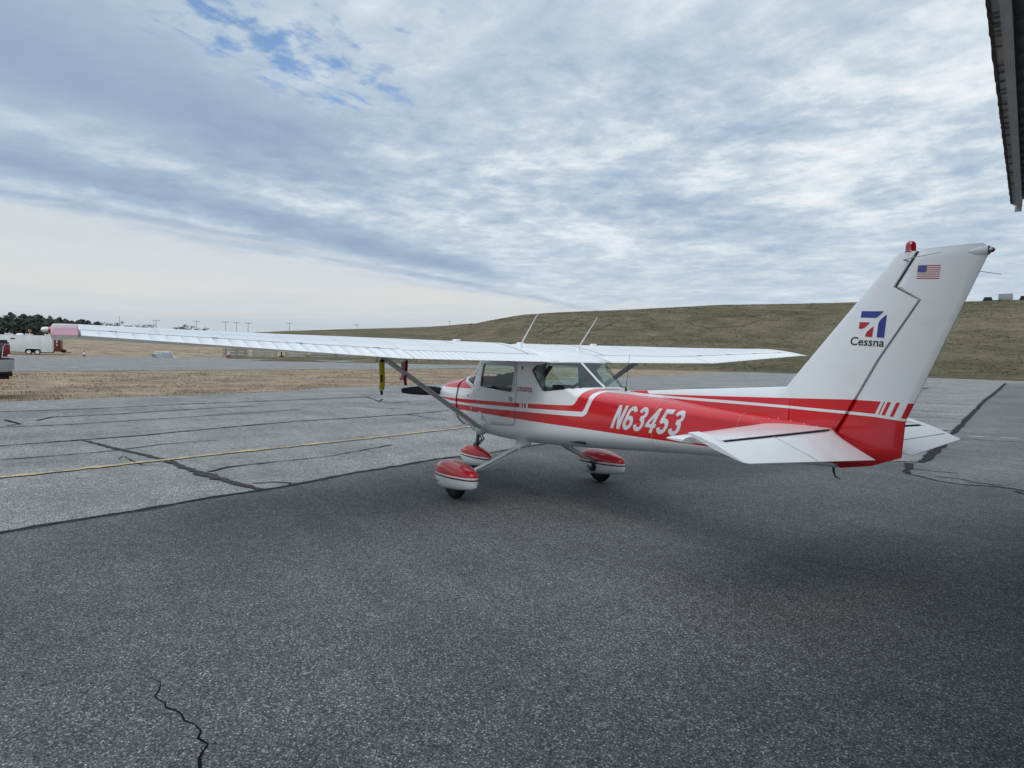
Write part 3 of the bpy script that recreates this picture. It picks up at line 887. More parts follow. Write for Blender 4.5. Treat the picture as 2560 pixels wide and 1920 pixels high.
# --- cabin interior
mk('instrument_panel', bbox(.70, .80, -.46, .46, 1.0, 1.30, .02), M_BLACK, plane)
mk('glare_shield', join(bbox(.62, .98, -.44, .44, 1.285, 1.315, .012)), M_BLACK, plane)
for s in (1, -1):
    seat = mk('seat', bbox(-.10, .36, .06 * s if s > 0 else -.44, .44 if s > 0 else -.06, .86, .98, .03), M_SEAT, plane)
    y0, y1 = (.06, .44) if s > 0 else (-.44, -.06)
    rings_ = []
    for k in range(7):
        t = k / 6; x = -.10 - .16 * t; z = .96 + .42 * t; sh = .02 + .05 * (t ** 3)
        rings_.append([Vector((x + dx, y, z)) for dx, y in ((.05, y0 + sh), (.07, (y0 + y1) / 2), (.05, y1 - sh), (-.05, y1 - sh), (-.06, (y0 + y1) / 2), (-.05, y0 + sh))])
    mk('seat_back', loft(rings_), M_SEAT, seat)
    bl_ = [Vector((-.80, .36 * s, 1.64)), Vector((-.62, .35 * s, 1.48)), Vector((-.38, .32 * s, 1.36)), Vector((-.20, .28 * s, 1.05))]
    V, F = [], []
    for q in bl_: V += [q + Vector((.02, .024, 0)), q - Vector((.02, .024, 0))]
    for i in range(3): F.append((2 * i, 2 * i + 1, 2 * i + 3, 2 * i + 2))
    bo = mk('seat_belt', (V, F), M_BLACK, plane)
    md = bo.modifiers.new('web', 'SOLIDIFY'); md.thickness = .004
    mk('control_yoke', tube([Vector((.70, .24 * s, 1.16)), Vector((.56, .24 * s, 1.18))], .012, 8), M_BLACK, plane)
    yk = [Vector((.55, .24 * s + dy, 1.18 + dz)) for dy, dz in ((-.13, .10), (-.14, 0), (-.08, -.03), (.08, -.03), (.14, 0), (.13, .10))]
    mk('control_yoke', tube(yk, .012, 8), M_BLACK, plane)
    # cabin roof brace behind the doors
    mk('cabin_brace', tube([Vector((-.56, .43 * s, 1.66)), Vector((-.60, .455 * s, 1.45)), Vector((-.62, .47 * s, 1.15))], .030, 6), M_DKGREY, plane)
# dark quilted cover thrown over the near seat
cv = bmesh.new()
nu, nv = 26, 18
for i in range(nu):
    for j in range(nv):
        u, v = i / (nu - 1), j / (nv - 1)
        x = .36 - .62 * u; y = .455 - .22 * v
        z = interp(u, [(0, 1.26), (.10, 1.40), (.28, 1.475), (.55, 1.515), (.85, 1.53), (.95, 1.49), (1, 1.30)]) - .05 * v
        z += noise.noise(Vector((x * 7, y * 7, 3))) * .035
        cv.verts.new((x, y, z))
cv.verts.ensure_lookup_table()
for i in range(nu - 1):
    for j in range(nv - 1):
        cv.faces.new([cv.verts[a] for a in (i * nv + j, i * nv + j + 1, (i + 1) * nv + j + 1, (i + 1) * nv + j)])
me = bpy.data.meshes.new('seat_cover'); cv.to_mesh(me); cv.free()
me.materials.append(M_SEAT); me.polygons.foreach_set('use_smooth', [True] * len(me.polygons))
so = link(bpy.data.objects.new('seat_cover', me), plane)
md = so.modifiers.new('cloth', 'SOLIDIFY'); md.thickness = .015
mk('cabin_floor', box(-1.5, 1.1, -.42, .42, .80, .83), M_DKGREY, plane)
mk('baggage_shelf', bbox(-1.45, -.60, -.36, .36, 1.02, 1.06, .01), M_DKGREY, plane)

# --- wings
def naca(xc, up=True, t=.12, m_=.02, p=.4):
    yt = 5 * t * (.2969 * math.sqrt(max(xc, 0)) - .126 * xc - .3516 * xc ** 2 + .2843 * xc ** 3 - .1036 * xc ** 4)
    yc = m_ / p ** 2 * (2 * p * xc - xc * xc) if xc < p else m_ / (1 - p) ** 2 * ((1 - 2 * p) + 2 * p * xc - xc * xc)
    return yc + yt if up else yc - yt
def wing_at(y):
    a = abs(y); t = max(0.0, min(1.0, (a - 2.3) / 2.7))
    chord = 1.63 - .50 * t; xte = -.975 + .45 * t
    zte = 1.683 + .007 * min(a, 2.3) + .143 * t
    return chord, xte, zte, R(4.5 - 3.2 * t)
def wing_pt(y, xc, zcoord):
    ch, xte, zte, al = wing_at(y)
    d = (1 - xc) * ch; n_ = zcoord * ch
    return Vector((xte + d * math.cos(al) - n_ * math.sin(al), y, zte + d * math.sin(al) + n_ * math.cos(al)))
def wing_top(y, xc, off=0.0):
    return wing_pt(y, xc, naca(xc) + off / wing_at(y)[0])
def xc_for(y, x):
    ch, xte, _, _ = wing_at(y); return 1 - (x - xte) / ch
def cosp(a, b_, n_):
    return [a + (b_ - a) * (1 - math.cos(math.pi * k / n_)) / 2 for k in range(n_ + 1)]
HF, HA = .800, .775          # flap and aileron hinge chord fractions
def bead(y, pitch, amp, phase=0.0):
    """pressed stiffening bead: narrow raised ridge every `pitch` metres"""
    t = ((abs(y) + phase) / pitch) % 1.0
    d = abs(t - .5)
    return amp * max(0.0, 1 - d / .10) if d < .10 else 0.0
def wing_main(s):
    rings = []
    ys = [.44, .50, .59, .60, .8, 1.1, 1.33, 1.6, 1.9, 2.199, 2.201, 2.3, 2.6, 3.0, 3.4, 3.8, 4.2, 4.6, 4.85, 5.0]
    up = [HF * (1 - math.cos(math.pi * k / 22)) / 2 for k in range(23)]
    for y in ys:
        hc = HF if y < 2.2 else HA
        a = [u * hc / HF for u in up]
        ring = [wing_pt(y * s, q, naca(q)) for q in reversed(a)]
        ring += [wing_pt(y * s, q, naca(q, False)) for q in a[1:]]
        rings.append(ring)
    return loft(rings, True, True)
def surface(s, ys, hc, gap, pitch, amp, droop=0.0):
    rings = []
    for y in ys:
        a = [hc + gap + (1 - hc - gap) * k / 7 for k in range(8)]
        bd = bead(y, pitch, amp)
        ch = wing_at(y)[0]
        ring = []
        for k, q in enumerate(a):
            e = bd if 0 < k < 7 else 0
            ring.append(wing_pt(y * s, q, naca(q) + e / ch))
        # rounded nose of the control surface
        for k, q in enumerate(reversed(a)):
            e = bd if 0 < k < 7 else 0
            ring.append(wing_pt(y * s, q, naca(q, False) + e * .4 / ch - (.003 if k == 0 else 0) / ch))
        rings.append(ring)
    return loft(rings, True, True)
def bead_ys(y0, y1, pitch):
    out = []
    k0 = int(y0 / pitch) - 1
    for k in range(k0, int(y1 / pitch) + 2):
        for t in (.5 - .105, .5 - .05, .5, .5 + .05, .5 + .105):
            y = (k + t) * pitch
            if y0 < y < y1: out.append(y)
    return [y0] + out + [y1]
def strip_on_wing(s, pts, wd=.006, off=.0015):
    """thin joint line lying on the upper skin, pts = (span, chord fraction)"""
    P = []
    for (y0, c0), (y1, c1) in zip(pts, pts[1:]):
        P += [wing_top((y0 + (y1 - y0) * k / 12) * s, c0 + (c1 - c0) * k / 12, off) for k in range(13)]
    V, F = [], []
    for i, p in enumerate(P):
        d = (P[min(i + 1, len(P) - 1)] - P[max(i - 1, 0)])
        d = d.normalized() if d.length > 1e-6 else Vector((1, 0, 0))
        nr = Vector((-d.y, d.x, 0)).normalized() * wd * .5
        V += [p + nr, p - nr]
    F = [(2 * i, 2 * i + 1, 2 * i + 3, 2 * i + 2) for i in range(len(P) - 1)]
    return V, F
def cap_ring(y, s, sq, drop):
    """section of the drooped wing-tip: sq shrinks thickness, drop lowers the lower skin"""
    ring = []
    a = cosp(0.0, 1.0, 20)
    for q in reversed(a): ring.append(wing_pt(y * s, q, naca(q) * (1 - sq)))
    for q in a[1:-1]:
        ring.append(wing_pt(y * s, q, naca(q, False) - drop * math.sin(math.pi * q ** .8) * .5))
    return ring
for s in (1, -1):
    wg = mk('wing', wing_main(s), M_WHITE, plane, angle=32)
    fl = mk('flap', surface(s, bead_ys(.445, 2.192, .0745), HF, .006, .0745, .0060), M_WHITE, plane, angle=60)
    ai = mk('aileron', surface(s, bead_ys(2.208, 4.985, .1265), HA, .009, .1265, .0095), M_WHITE, plane, angle=60)
    # joints: root, tank, spar lines
    for jp, jw in (([(.588, .16), (.588, HF - .002)], .010), ([(1.33, .34), (1.33, .52)], .006)):
        mk('sealed_joint', strip_on_wing(s, jp, jw), M_GAP, wg, recalc=False, smooth=False)
    for jp in [[(.6, .33), (2.3, .33), (4.98, .33)], [(.6, .60), (2.3, .60), (4.98, .60)]] + [[(y, .03), (y, .77)] for y in (1.75, 2.2, 2.75, 3.3, 3.85, 4.4)]:
        mk('skin_joint', strip_on_wing(s, jp, .0035), M_SEAM, wg, recalc=False, smooth=False)
    mk('aileron_joint', strip_on_wing(s, [(2.21, HA + .003), (3.1, HA + .003), (4.0, HA + .003), (4.985, HA + .003)], .013, .001), M_GAP, ai, recalc=False, smooth=False)
    mk('flap_joint', strip_on_wing(s, [(.45, HF + .003), (1.3, HF + .003), (2.19, HF + .003)], .010, .001), M_GAP, fl, recalc=False, smooth=False)
    for y in (2.45, 3.2, 3.95, 4.75):
        c = wing_top(y * s, HA, .002)
        mk('aileron_hinge', bbox(c.x - .02, c.x + .02, c.y - .03, c.y + .03, c.z - .004, c.z + .004, .002, 1), M_SEAM, ai)
    cap = loft([cap_ring(5.004, s, 0, .006), cap_ring(5.06, s, .0, .018), cap_ring(5.12, s, .0, .026), cap_ring(5.178, s, .03, .026), cap_ring(5.188, s, .10, .02), cap_ring(5.192, s, .22, .01)])
    tp = mk('wing_tip', cap, M_RED if s > 0 else M_WHITE, plane, angle=50)
    if s > 0: tp['label'] = 'red wing tip'
    c = wing_pt(5.185 * s, .42, .028)
    mk('navigation_light', lathe([(.030, 0), (.031, .012 * s), (.026, .028 * s), (.024, .03 * s)], c, 'y', 16), M_REDLENS, tp)
    mk('strobe_light', lathe([(.024, .03 * s), (.026, .045 * s), (.024, .065 * s), (.016, .080 * s), (.0, .086 * s)], c, 'y', 16), M_CLEARLENS, tp)
    c = wing_top(1.10 * s, .30)
    mk('fuel_cap', lathe([(.052, -.004), (.052, .012), (.044, .022), (.0, .024)], c, 'z', 20), M_WHITE, wg)
    # strut: streamlined tube from the belly corner to the wing
    a, b_ = Vector((.455, .535 * s, .775)), Vector((.22, 2.08 * s, 1.725))
    rs_ = []
    for t, k in ((0, .95), (.06, 1), (.94, 1), (1, .95)):
        p = a.lerp(b_, t); ring = []
        for q in range(14):
            an = 2 * math.pi * q / 14
            ring.append(p + Vector((.062 * k * math.cos(an) * (1.25 if math.cos(an) < 0 else 1), 0, 0)) + Vector((0, -.46 * s, .89)) * (.027 * k * math.sin(an)))
        rs_.append(ring)
    st = mk('wing_strut', loft(rs_), M_GREYP, plane, angle=60)
    mk('strut_fairing', lathe([(.0, -.06), (.045, -.05), (.078, -.01), (.080, .02), (.05, .06), (.0, .075)], a + Vector((0, -.005 * s, -.01)), 'x', 16), M_WHITE, st)
    mk('tie_down_ring', tube([b_ + Vector((-.06, .05 * s, -.03)), b_ + Vector((-.09, .05 * s, -.06)), b_ + Vector((-.06, .05 * s, -.085)), b_ + Vector((-.03, .05 * s, -.06))], .006, 6), M_STEEL, st)
# antennas on the cabin roof
for (x, y, ln) in ((-.215, .40, .47), (-.365, -.40, .47)):
    c = wing_top(y, xc_for(y, x)) if abs(y) > .44 else side_pt(x, 1.0, 1)
    hit = FUS.ray_cast(Vector((x, y, 3)), Vector((0, 0, -1)))
    c = hit[0]
    an = mk('whip_antenna', tube([c, c + Vector((-.035, 0, .07)), c + Vector((-.36, 0, .415))], [.013, .0085, .0045], 8), M_WHITED, plane)
    mk('antenna_base', lathe([(.040, -.004), (.036, .008), (.020, .028), (.014, .045)], c, 'z', 16), M_WHITE, an)
for x, y in ((.22, .10), (.02, -.42)):
    hit = FUS.ray_cast(Vector((x, y, 3)), Vector((0, 0, -1)))
    mk('dome_antenna', lathe([(.058, -.01), (.056, .012), (.040, .022), (.0, .024)], hit[0], 'z', 20), M_WHITED, plane)
hit = FUS.ray_cast(Vector((-1.69, 0, 3)), Vector((0, 0, -1)))
wa = mk('wire_antenna', tube([hit[0], hit[0] + Vector((-.04, 0, .40))], [.0026, .0016], 6), M_INK, plane)
mk('antenna_base', lathe([(.014, -.005), (.011, .02), (.005, .05)], hit[0], 'z', 12), M_BLACK, wa)

# --- fin, rudder, dorsal strake (sliced level by level)
XLE = [(1.20, -3.60), (1.545, -3.646), (2.576, -4.518), (2.60, -4.56)]
XH = [(.90, -4.125), (1.12, -4.125), (1.206, -4.11), (1.309, -4.17), (1.786, -4.418), (2.219, -4.687), (2.325, -4.512), (2.572, -4.657), (2.62, -4.685)]
XTE = [(.925, -4.145), (.979, -4.396), (1.026, -4.504), (1.07, -4.606), (1.343, -4.624), (1.476, -4.679), (2.438, -5.069), (2.50, -5.095), (2.545, -5.10), (2.585, -5.06)]
def fin_half(x, z):
    """half thickness of the fin + rudder section"""
    le, te = interp(z, XLE), interp(z, XTE)
    t_ = .056 - .026 * max(0, min(1, (z - 1.3) / 1.3))
    q = max(0.0, min(1.0, (le - x) / max(le - te, .05)))
    return max(.003, t_ * (2.6 * math.sqrt(q) * (1 - q) + .25 * q) if q < .999 else .003) if z > 1.20 else max(.004, .048 * min(1, (x - te) / .25 + .08))
def sliced(zs, x0f, x1f, halff, n_=14, round_front=False):
    rings = []
    for z in zs:
        a, b_ = x0f(z), x1f(z)
        ring = []
        for k in range(n_ + 1):
            t = k / n_; t = (1 - math.cos(math.pi * t)) / 2 if not round_front else t
            x = a + (b_ - a) * t; hh = halff(x, z)
            if round_front and k == 0: hh *= .45
            ring.append(Vector((x, hh, z)))
        ring += [Vector((q.x, -q.y, q.z)) for q in reversed(ring)]
        rings.append(ring)
    return loft(rings, True, True)
zs_f = [1.20, 1.26, 1.309, 1.42, 1.545, 1.66, 1.786, 1.9, 2.0, 2.1, 2.219, 2.25, 2.29, 2.325, 2.4, 2.48, 2.545, 2.572]
mk('fin', sliced(zs_f, lambda z: interp(z, XLE), lambda z: interp(z, XH) + .003, fin_half, 18), M_LIV, plane, angle=40)
zs_r = [.925, .945, .979, 1.0, 1.026, 1.07, 1.12, 1.206, 1.309, 1.343, 1.476, 1.62, 1.786, 1.9, 2.05, 2.219, 2.25, 2.29, 2.325, 2.438, 2.50, 2.545, 2.57, 2.582]
rud = mk('rudder', sliced(zs_r, lambda z: interp(z, XH) - (.012 if z > 2.30 else .004), lambda z: interp(z, XTE), lambda x, z: fin_half(x, z) * (1 if z < 2.55 else .6), 14, True), M_LIV, plane, angle=40)
bz = 2.572
# dark recess along the rudder joint so that no daylight shows through it
rec = [Vector((interp(z, XH) - .002, 0, z)) for z in (1.21, 1.309, 1.786, 2.21)]
mk('rudder_joint', join(tube(rec, .007, 6), tube([Vector((-4.694, 0, 2.225)), Vector((-4.520, 0, 2.322))], .007, 6), tube([Vector((-4.518, 0, 2.33)), Vector((-4.66, 0, 2.565))], .0125, 6)), M_GAP, plane)
mk('rudder_trim_tab', bbox(-4.515, -4.485, .025, .034, 1.80, 1.86, .003), M_GAP, rud)
bc = mk('beacon_light', lathe([(.036, 0), (.038, .004), (.035, .010), (.034, .048), (.030, .066), (.017, .079), (.0, .082)], (-4.600, 0, 2.570), 'z', 20), M_REDLENS, plane)
mk('beacon_base', lathe([(.032, -.025), (.034, -.004), (.034, .002)], (-4.600, 0, 2.568), 'z', 20), M_WHITE, bc)
tl = mk('tail_light', lathe([(.0, .22), (.016, .15), (.030, .05), (.031, 0), (.029, -.006)], (-5.095, 0, 2.530), 'x', 18), M_WHITE, plane)
mk('light_lens', lathe([(.018, 0), (.019, -.010), (.016, -.024), (.0, -.028)], (-5.10, 0, 2.530), 'x', 16), M_STEEL, tl)
mk('light_lens', lathe([(.010, -.024), (.010, -.030), (.0, -.036)], (-5.10, 0, 2.530), 'x', 12), M_REDLENS, tl)
mk('static_wick', tube([Vector((-5.03, 0, 2.40)), Vector((-5.17, -.02, 2.365))], .0022, 5), M_SEAM, rud)
for s in (1, -1):
    nb = tube([Vector((-4.60, .03 * s, 2.505)), Vector((-4.60, .09 * s, 2.508)), Vector((-4.655, .115 * s, 2.512)), Vector((-4.86, .13 * s, 2.528))], [.006, .005, .003, .002], 6)
    mk('blade_antenna', nb, M_SEAM, plane)
# dorsal strake
dr = []
for k in range(16):
    t = k / 15; x = -1.72 + (-3.70 + 1.72) * t
    zt_ = 1.392 + (1.549 - 1.392) * t; zb_ = section(x)[6] - .035
    wb = .010 + .055 * min(1, t * 1.6) - .012 * t; wt2 = .004 + .018 * t
    dr.append([Vector((x, y, z)) for y, z in ((wb, zb_), (wb * .8, zb_ + (zt_ - zb_) * .45), (wt2, zt_ - .008), (0, zt_), (-wt2, zt_ - .008), (-wb * .8, zb_ + (zt_ - zb_) * .45), (-wb, zb_))])
mk('dorsal_strake', loft(dr), M_LIV, plane, angle=60)
fj = [Vector((-3.648, fin_half(-3.70, z) + .004, z)) for z in (1.30, 1.40, 1.50, 1.545)]
# fairing screws
for px_, pz_ in ((-3.42, 1.253), (-3.55, 1.262), (-3.50, 1.228), (-3.62, 1.272), (-3.74, 1.262), (-3.86, 1.250), (-3.97, 1.238), (-4.07, 1.222)):
    c = side_pt(px_, pz_, 1, .001)
    mk('fairing_screw', lathe([(.006, -.002), (.006, .003), (.0, .0045)], c, 'y', 8), M_CHROME, plane)

# --- tailplane and elevators
DE = R(17)
SLE = [(.04, -3.42), (.16, -3.49), (1.36, -3.675), (1.47, -3.685), (1.515, -3.71)]
def sxh(y): return -4.10 if y < 1.372 else -3.875
def stab_z(y): return 1.205 - .015 * y / 1.5
def stab(s):
    rings = []
    for y in (.03, .16, .5, .9, 1.2, 1.369, 1.371, 1.374, 1.44, 1.48, 1.51):
        a = interp(y, SLE); b_ = sxh(y) + .005 if y != 1.371 else -4.0
        th = (.044 - .014 * y / 1.5) * (1.0 if y < 1.47 else (.8 if y < 1.5 else .35))
        ch = a + 4.10
        ring = []
        for k in range(13):
            t = (1 - math.cos(math.pi * k / 12)) / 2; x = a + (b_ - a) * t; q = (a - x) / ch
            ring.append(Vector((x, y * s, stab_z(y) + th * (2.2 * math.sqrt(max(q, 0)) * (1 - .55 * q) * .72))))
        ring += [Vector((v.x, v.y, 2 * stab_z(y) - v.z)) for v in reversed(ring)]
        rings.append(ring)
    return loft(rings)
def elev(s):
    rings = []
    TEc = [(.075, .03), (.26, .475), (1.36, .318), (1.47, .302), (1.505, .275)]
    for y in (.075, .12, .18, .26, .5, .9, 1.2, 1.385, 1.387, 1.39, 1.47, 1.50):
        f_ = -.004 if y < 1.386 else (.1 if y == 1.387 else .205)
        te = -interp(y, TEc)
        th = .028 - .010 * y / 1.5
        ring = []
        for k in range(11):
            t = k / 10; c = f_ + (te - f_) * t
            q = (.0 - c) / max(.05, -te)
            hh = th * max(0.0, 1 - max(0, q)) ** .9 + .0022 if c < 0 else th * (1 - (c / .23) ** 2) * .7 + .003
            if k == 0: hh *= .5
            ring.append((c, hh))
        pts = []
        for sg, lst in ((1, ring), (-1, list(reversed(ring)))):
            for c, hh in lst:
                zz = hh * sg
                pts.append(Vector((-4.10 + c * math.cos(DE) - zz * math.sin(DE), y * s, stab_z(y) + c * math.sin(DE) + zz * math.cos(DE))))
        rings.append(pts)
    return loft(rings)
for s in (1, -1):
    sb = mk('tailplane', stab(s), M_WHITE, plane, angle=40)
    ev = mk('elevator', elev(s), M_WHITE, plane, angle=40)
    mk('elevator_joint', tube([Vector((-4.099, .10 * s, 1.227)), Vector((-4.099, 1.36 * s, 1.205))], .006, 6), M_GAP, sb)
    def ept(y, c, o_=.002):
        th = .028 - .010 * y / 1.5; te = .475 - .15 * (y - .26) / 1.1
        return Vector((-4.10 - c * math.cos(DE), y * s, stab_z(y) - c * math.sin(DE) + th * max(0.0, 1 - c / te) ** .9 + .0022 + o_))
    seam = [ept(.27 + (1.42 - .27) * k / 10, .27 - .08 * k / 10) for k in range(11)] if s < 0 else [ept(.84, .02 + .36 * k / 10) for k in range(11)]
    mk('skin_joint', tube(seam, .0022, 4), M_SEAM, ev)
# tail tie-down and skid
mk('tail_tie_down', tube([Vector((-4.09, 0, .935)), Vector((-4.095, 0, .885)), Vector((-4.11, 0, .85)), Vector((-4.15, 0, .835))], [.010, .008, .006, .004], 8), M_BLACK, plane)

# --- undercarriage
def pant(x0, x1, top, bot, wid, y0, n_=20):
    rings = []
    for k in range(n_ + 1):
        t = k / n_; t = (1 - math.cos(math.pi * t)) / 2 if t < .5 else t
        x = x0 + (x1 - x0) * t
        zt_, zb_ = interp(-x, [(-a, b_) for a, b_ in top]), interp(-x, [(-a, b_) for a, b_ in bot])
        w_ = interp(-x, [(-a, b_) for a, b_ in wid])
        zm = zb_ + (zt_ - zb_) * .58
        ring = []
        for q in range(28):
            an = 2 * math.pi * q / 28; c, sn_ = math.cos(an), math.sin(an)
            e = 2 / 2.6
            yy = w_ * math.copysign(abs(c) ** e, c)
            zz = (zt_ - zm) * abs(sn_) ** e if sn_ > 0 else -(zm - zb_) * abs(sn_) ** (2 / 3.4)
            ring.append(Vector((x, y0 + yy, zm + zz)))
        rings.append(ring)
    return loft(rings)
def tyre(c, r_, w_):
    prof = []
    for k in range(17):
        an = math.pi * k / 16 - math.pi / 2
        prof.append((r_ - w_ * .5 * (1 - math.cos(an)) * 1.0, w_ * .5 * math.sin(an)))
    prof = [(r_ * .5, -w_ * .45)] + prof + [(r_ * .5, w_ * .45)]
    return lathe(prof, c, 'y', 32)
MP = pant_mat('main_wheel_fairing_paint', .305, -.030)
NP = pant_mat('nose_wheel_fairing_paint', .262, 0.0)
for s in (1, -1):
    leg = []
    for t in (0, .15, .35, .55, .75, .9, 1.0):
        p = Vector((-.17 + .13 * t, (.26 + .82 * t) * s, .64 - .36 * t - .10 * math.sin(math.pi * t) * .25))
        hw = .075 - .028 * t; th = .014 - .004 * t
        nr = Vector((0, .40 * s, .92)).normalized()
        leg.append([p + Vector((hw, 0, 0)) + nr * th, p + Vector((-hw, 0, 0)) + nr * th, p + Vector((-hw, 0, 0)) - nr * th, p + Vector((hw, 0, 0)) - nr * th])
    lg = mk('gear_leg', loft(leg), M_WHITE if s > 0 else M_GREYP, plane, angle=30)
    fr = []
    for t, k in ((0, 1.25), (.35, 1.1), (.7, .75), (1, .55)):
        p = Vector((-.17, (.27 + .11 * t) * s, .665 - .052 * t))
        fr.append([p + Vector((.125 * k * math.cos(a_), .0, .050 * k * math.sin(a_))) for a_ in [2 * math.pi * q / 16 for q in range(16)]])
    mk('leg_fairing', loft(fr), M_WHITE, lg, angle=60)
    mk('brake_line', tube([Vector((-.22, .40 * s, .585)), Vector((-.17, .75 * s, .43)), Vector((-.10, 1.02 * s, .30))], .005, 6), M_BLACK, lg)
    wh = mk('main_wheel', tyre((0, 1.16 * s, .196), .196, .155), M_RUBBER, plane, angle=60)
    mk('wheel_rim', lathe([(.0, -.035), (.085, -.04), (.092, -.055), (.092, .055), (.085, .04), (.0, .035)], (0, 1.16 * s, .196), 'y', 24), M_STEEL, wh)
    pt = pant(.425, -.475,
              [(.425, .29), (.40, .355), (.33, .408), (.22, .447), (.10, .462), (-.05, .456), (-.22, .432), (-.36, .402), (-.455, .374), (-.475, .345)],
              [(.425, .255), (.40, .185), (.35, .122), (.28, .092), (.1, .098), (-.13, .122), (-.30, .150), (-.455, .180), (-.475, .205)],
              [(.425, .02), (.40, .072), (.33, .112), (.20, .142), (.0, .152), (-.18, .140), (-.34, .104), (-.43, .070), (-.460, .046), (-.475, .018)], 1.16 * s)
    mk('wheel_fairing', pt, MP, wh, angle=50)
    if s > 0:
        for x in (.25, .205):
            mk('fairing_bolt', lathe([(.010, 0), (.010, .006), (0, .007)], (x, 1.16 + .1375, .195), 'y', 10), M_BLACK, wh)
    else:
        mk('brake_disc', lathe([(.075, 0), (.075, .015)], (.0, -1.16 + .146, .23), 'y', 20), M_BLACK, wh)
        mk('brake_disc', bbox(-.03, .07, -1.16 + .14, -1.16 + .19, .20, .27, .008), M_STEEL, wh)
# nose gear
nw = mk('nose_wheel', tyre((1.47, 0, .172), .172, .13), M_RUBBER, plane, angle=60)
pt = pant(1.855, 1.06,
          [(1.855, .26), (1.82, .315), (1.75, .355), (1.62, .393), (1.50, .402), (1.36, .388), (1.20, .352), (1.08, .308), (1.06, .285)],
          [(1.855, .225), (1.82, .155), (1.77, .098), (1.70, .075), (1.5, .083), (1.28, .108), (1.08, .144), (1.06, .165)],
          [(1.855, .02), (1.82, .066), (1.75, .10), (1.62, .124), (1.48, .130), (1.3, .112), (1.15, .068), (1.08, .040), (1.06, .015)], 0)
mk('wheel_fairing', pt, NP, nw, angle=50)
mk('fairing_bolt', lathe([(.009, 0), (.009, .006), (0, .007)], (1.70, .112, .165), 'y', 10), M_BLACK, nw)
ng = mk('nose_strut', tube([Vector((1.47, 0, .36)), Vector((1.42, 0, .52)), Vector((1.38, 0, .80))], [.026, .028, .038], 12), M_STEEL, plane)
mk('torque_link', join(tube([Vector((1.40, .02, .60)), Vector((1.27, .02, .515)), Vector((1.42, .02, .415))], .011, 6), tube([Vector((1.40, -.02, .60)), Vector((1.27, -.02, .515)), Vector((1.42, -.02, .415))], .011, 6)), M_BLACK, ng)
mk('steering_rod', join(tube([Vector((1.52, .03, .63)), Vector((1.30, .05, .645)), Vector((1.12, .10, .66))], .010, 6), tube([Vector((1.52, -.03, .63)), Vector((1.30, -.05, .645)), Vector((1.12, -.10, .66))], .010, 6)), M_BLACK, ng)
mk('strut_collar', lathe([(.05, .40), (.052, .43), (.03, .44)], (1.465, 0, 0), 'z', 16), M_STEEL, ng)
mk('exhaust_pipe', tube([Vector((1.30, .16, .80)), Vector((1.25, .17, .70)), Vector((1.16, .17, .645))], .024, 12), M_STEEL, plane)
mk('cowl_flap', bbox(1.20, 1.36, .12, .34, .742, .752, .004), M_WHITE, plane).rotation_euler = (0, 0, 0)
mk('drain_mast', tube([Vector((-.55, -.12, .70)), Vector((-.58, -.12, .61))], [.012, .006], 8), M_SEAM, plane)

# propeller and spinner
pr = mk('propeller', lathe([(.055, 2.16), (.06, 2.24), (.055, 2.30)], (0, 0, 1.16), 'x', 20), M_BLACK, plane)
mk('spinner', lathe([(.098, 2.115), (.10, 2.15), (.092, 2.24), (.065, 2.33), (.03, 2.375), (.0, 2.385)], (0, 0, 1.16), 'x', 28), M_WHITE, plane)
for s in (1, -1):
    bl_r = []
    for r_, ch, tw, th in ((.05, .07, 50, .022), (.16, .095, 42, .018), (.30, .140, 30, .014), (.45, .150, 24, .011), (.60, .138, 19, .009), (.75, .110, 15, .007), (.86, .078, 13, .005), (.885, .066, 13, .003)):
        ring = []
        for q in range(12):
            an = 2 * math.pi * q / 12; a_, b_ = math.cos(an) * ch / 2, math.sin(an) * th
            tw_ = R(tw)
            u = a_ * math.cos(tw_) - b_ * math.sin(tw_); v = a_ * math.sin(tw_) + b_ * math.cos(tw_)
            ring.append(Vector((2.20 + v * s, r_ * s, 1.165 + .012 * s * r_ / .88 + u)))
        bl_r.append(ring)
    mk('blade', loft(bl_r), M_MATTE, pr, angle=60)

# --- lettering and marks
FLAG_TL, FLAG_TR, FLAG_BL = [(-4.675, 2.466), (-4.821, 2.455), (-4.668, 2.371)]
LOGO = [
  ( [(-4.282, 2.156), (-4.453, 2.148), (-4.44, 2.137), (-4.424, 2.12), (-4.407, 2.106), (-4.394, 2.101), (-4.278, 2.107)] ,'b'),
  ( [(-4.476, 2.123), (-4.464, 1.952), (-4.41, 1.955), (-4.415, 2.038), (-4.42, 2.067), (-4.433, 2.088), (-4.454, 2.108)] ,'b'),
  ( [(-4.273, 2.073), (-4.356, 2.068), (-4.341, 2.054), (-4.322, 2.034), (-4.307, 2.025), (-4.294, 2.022), (-4.269, 2.022)] ,'r'),
  ( [(-4.384, 2.038), (-4.375, 1.957), (-4.323, 1.961), (-4.328, 1.987), (-4.34, 2.003), (-4.362, 2.023)] ,'r'),
]
FIN_BL, FIN_BR, FIN_TL = [(-4.207, 1.898), (-4.464, 1.883), (-4.215, 1.961)]
NUM_BL, NUM_BR, NUM_TL = [(-1.904, 1.025), (-2.713, 1.025), (-1.982, 1.268)]
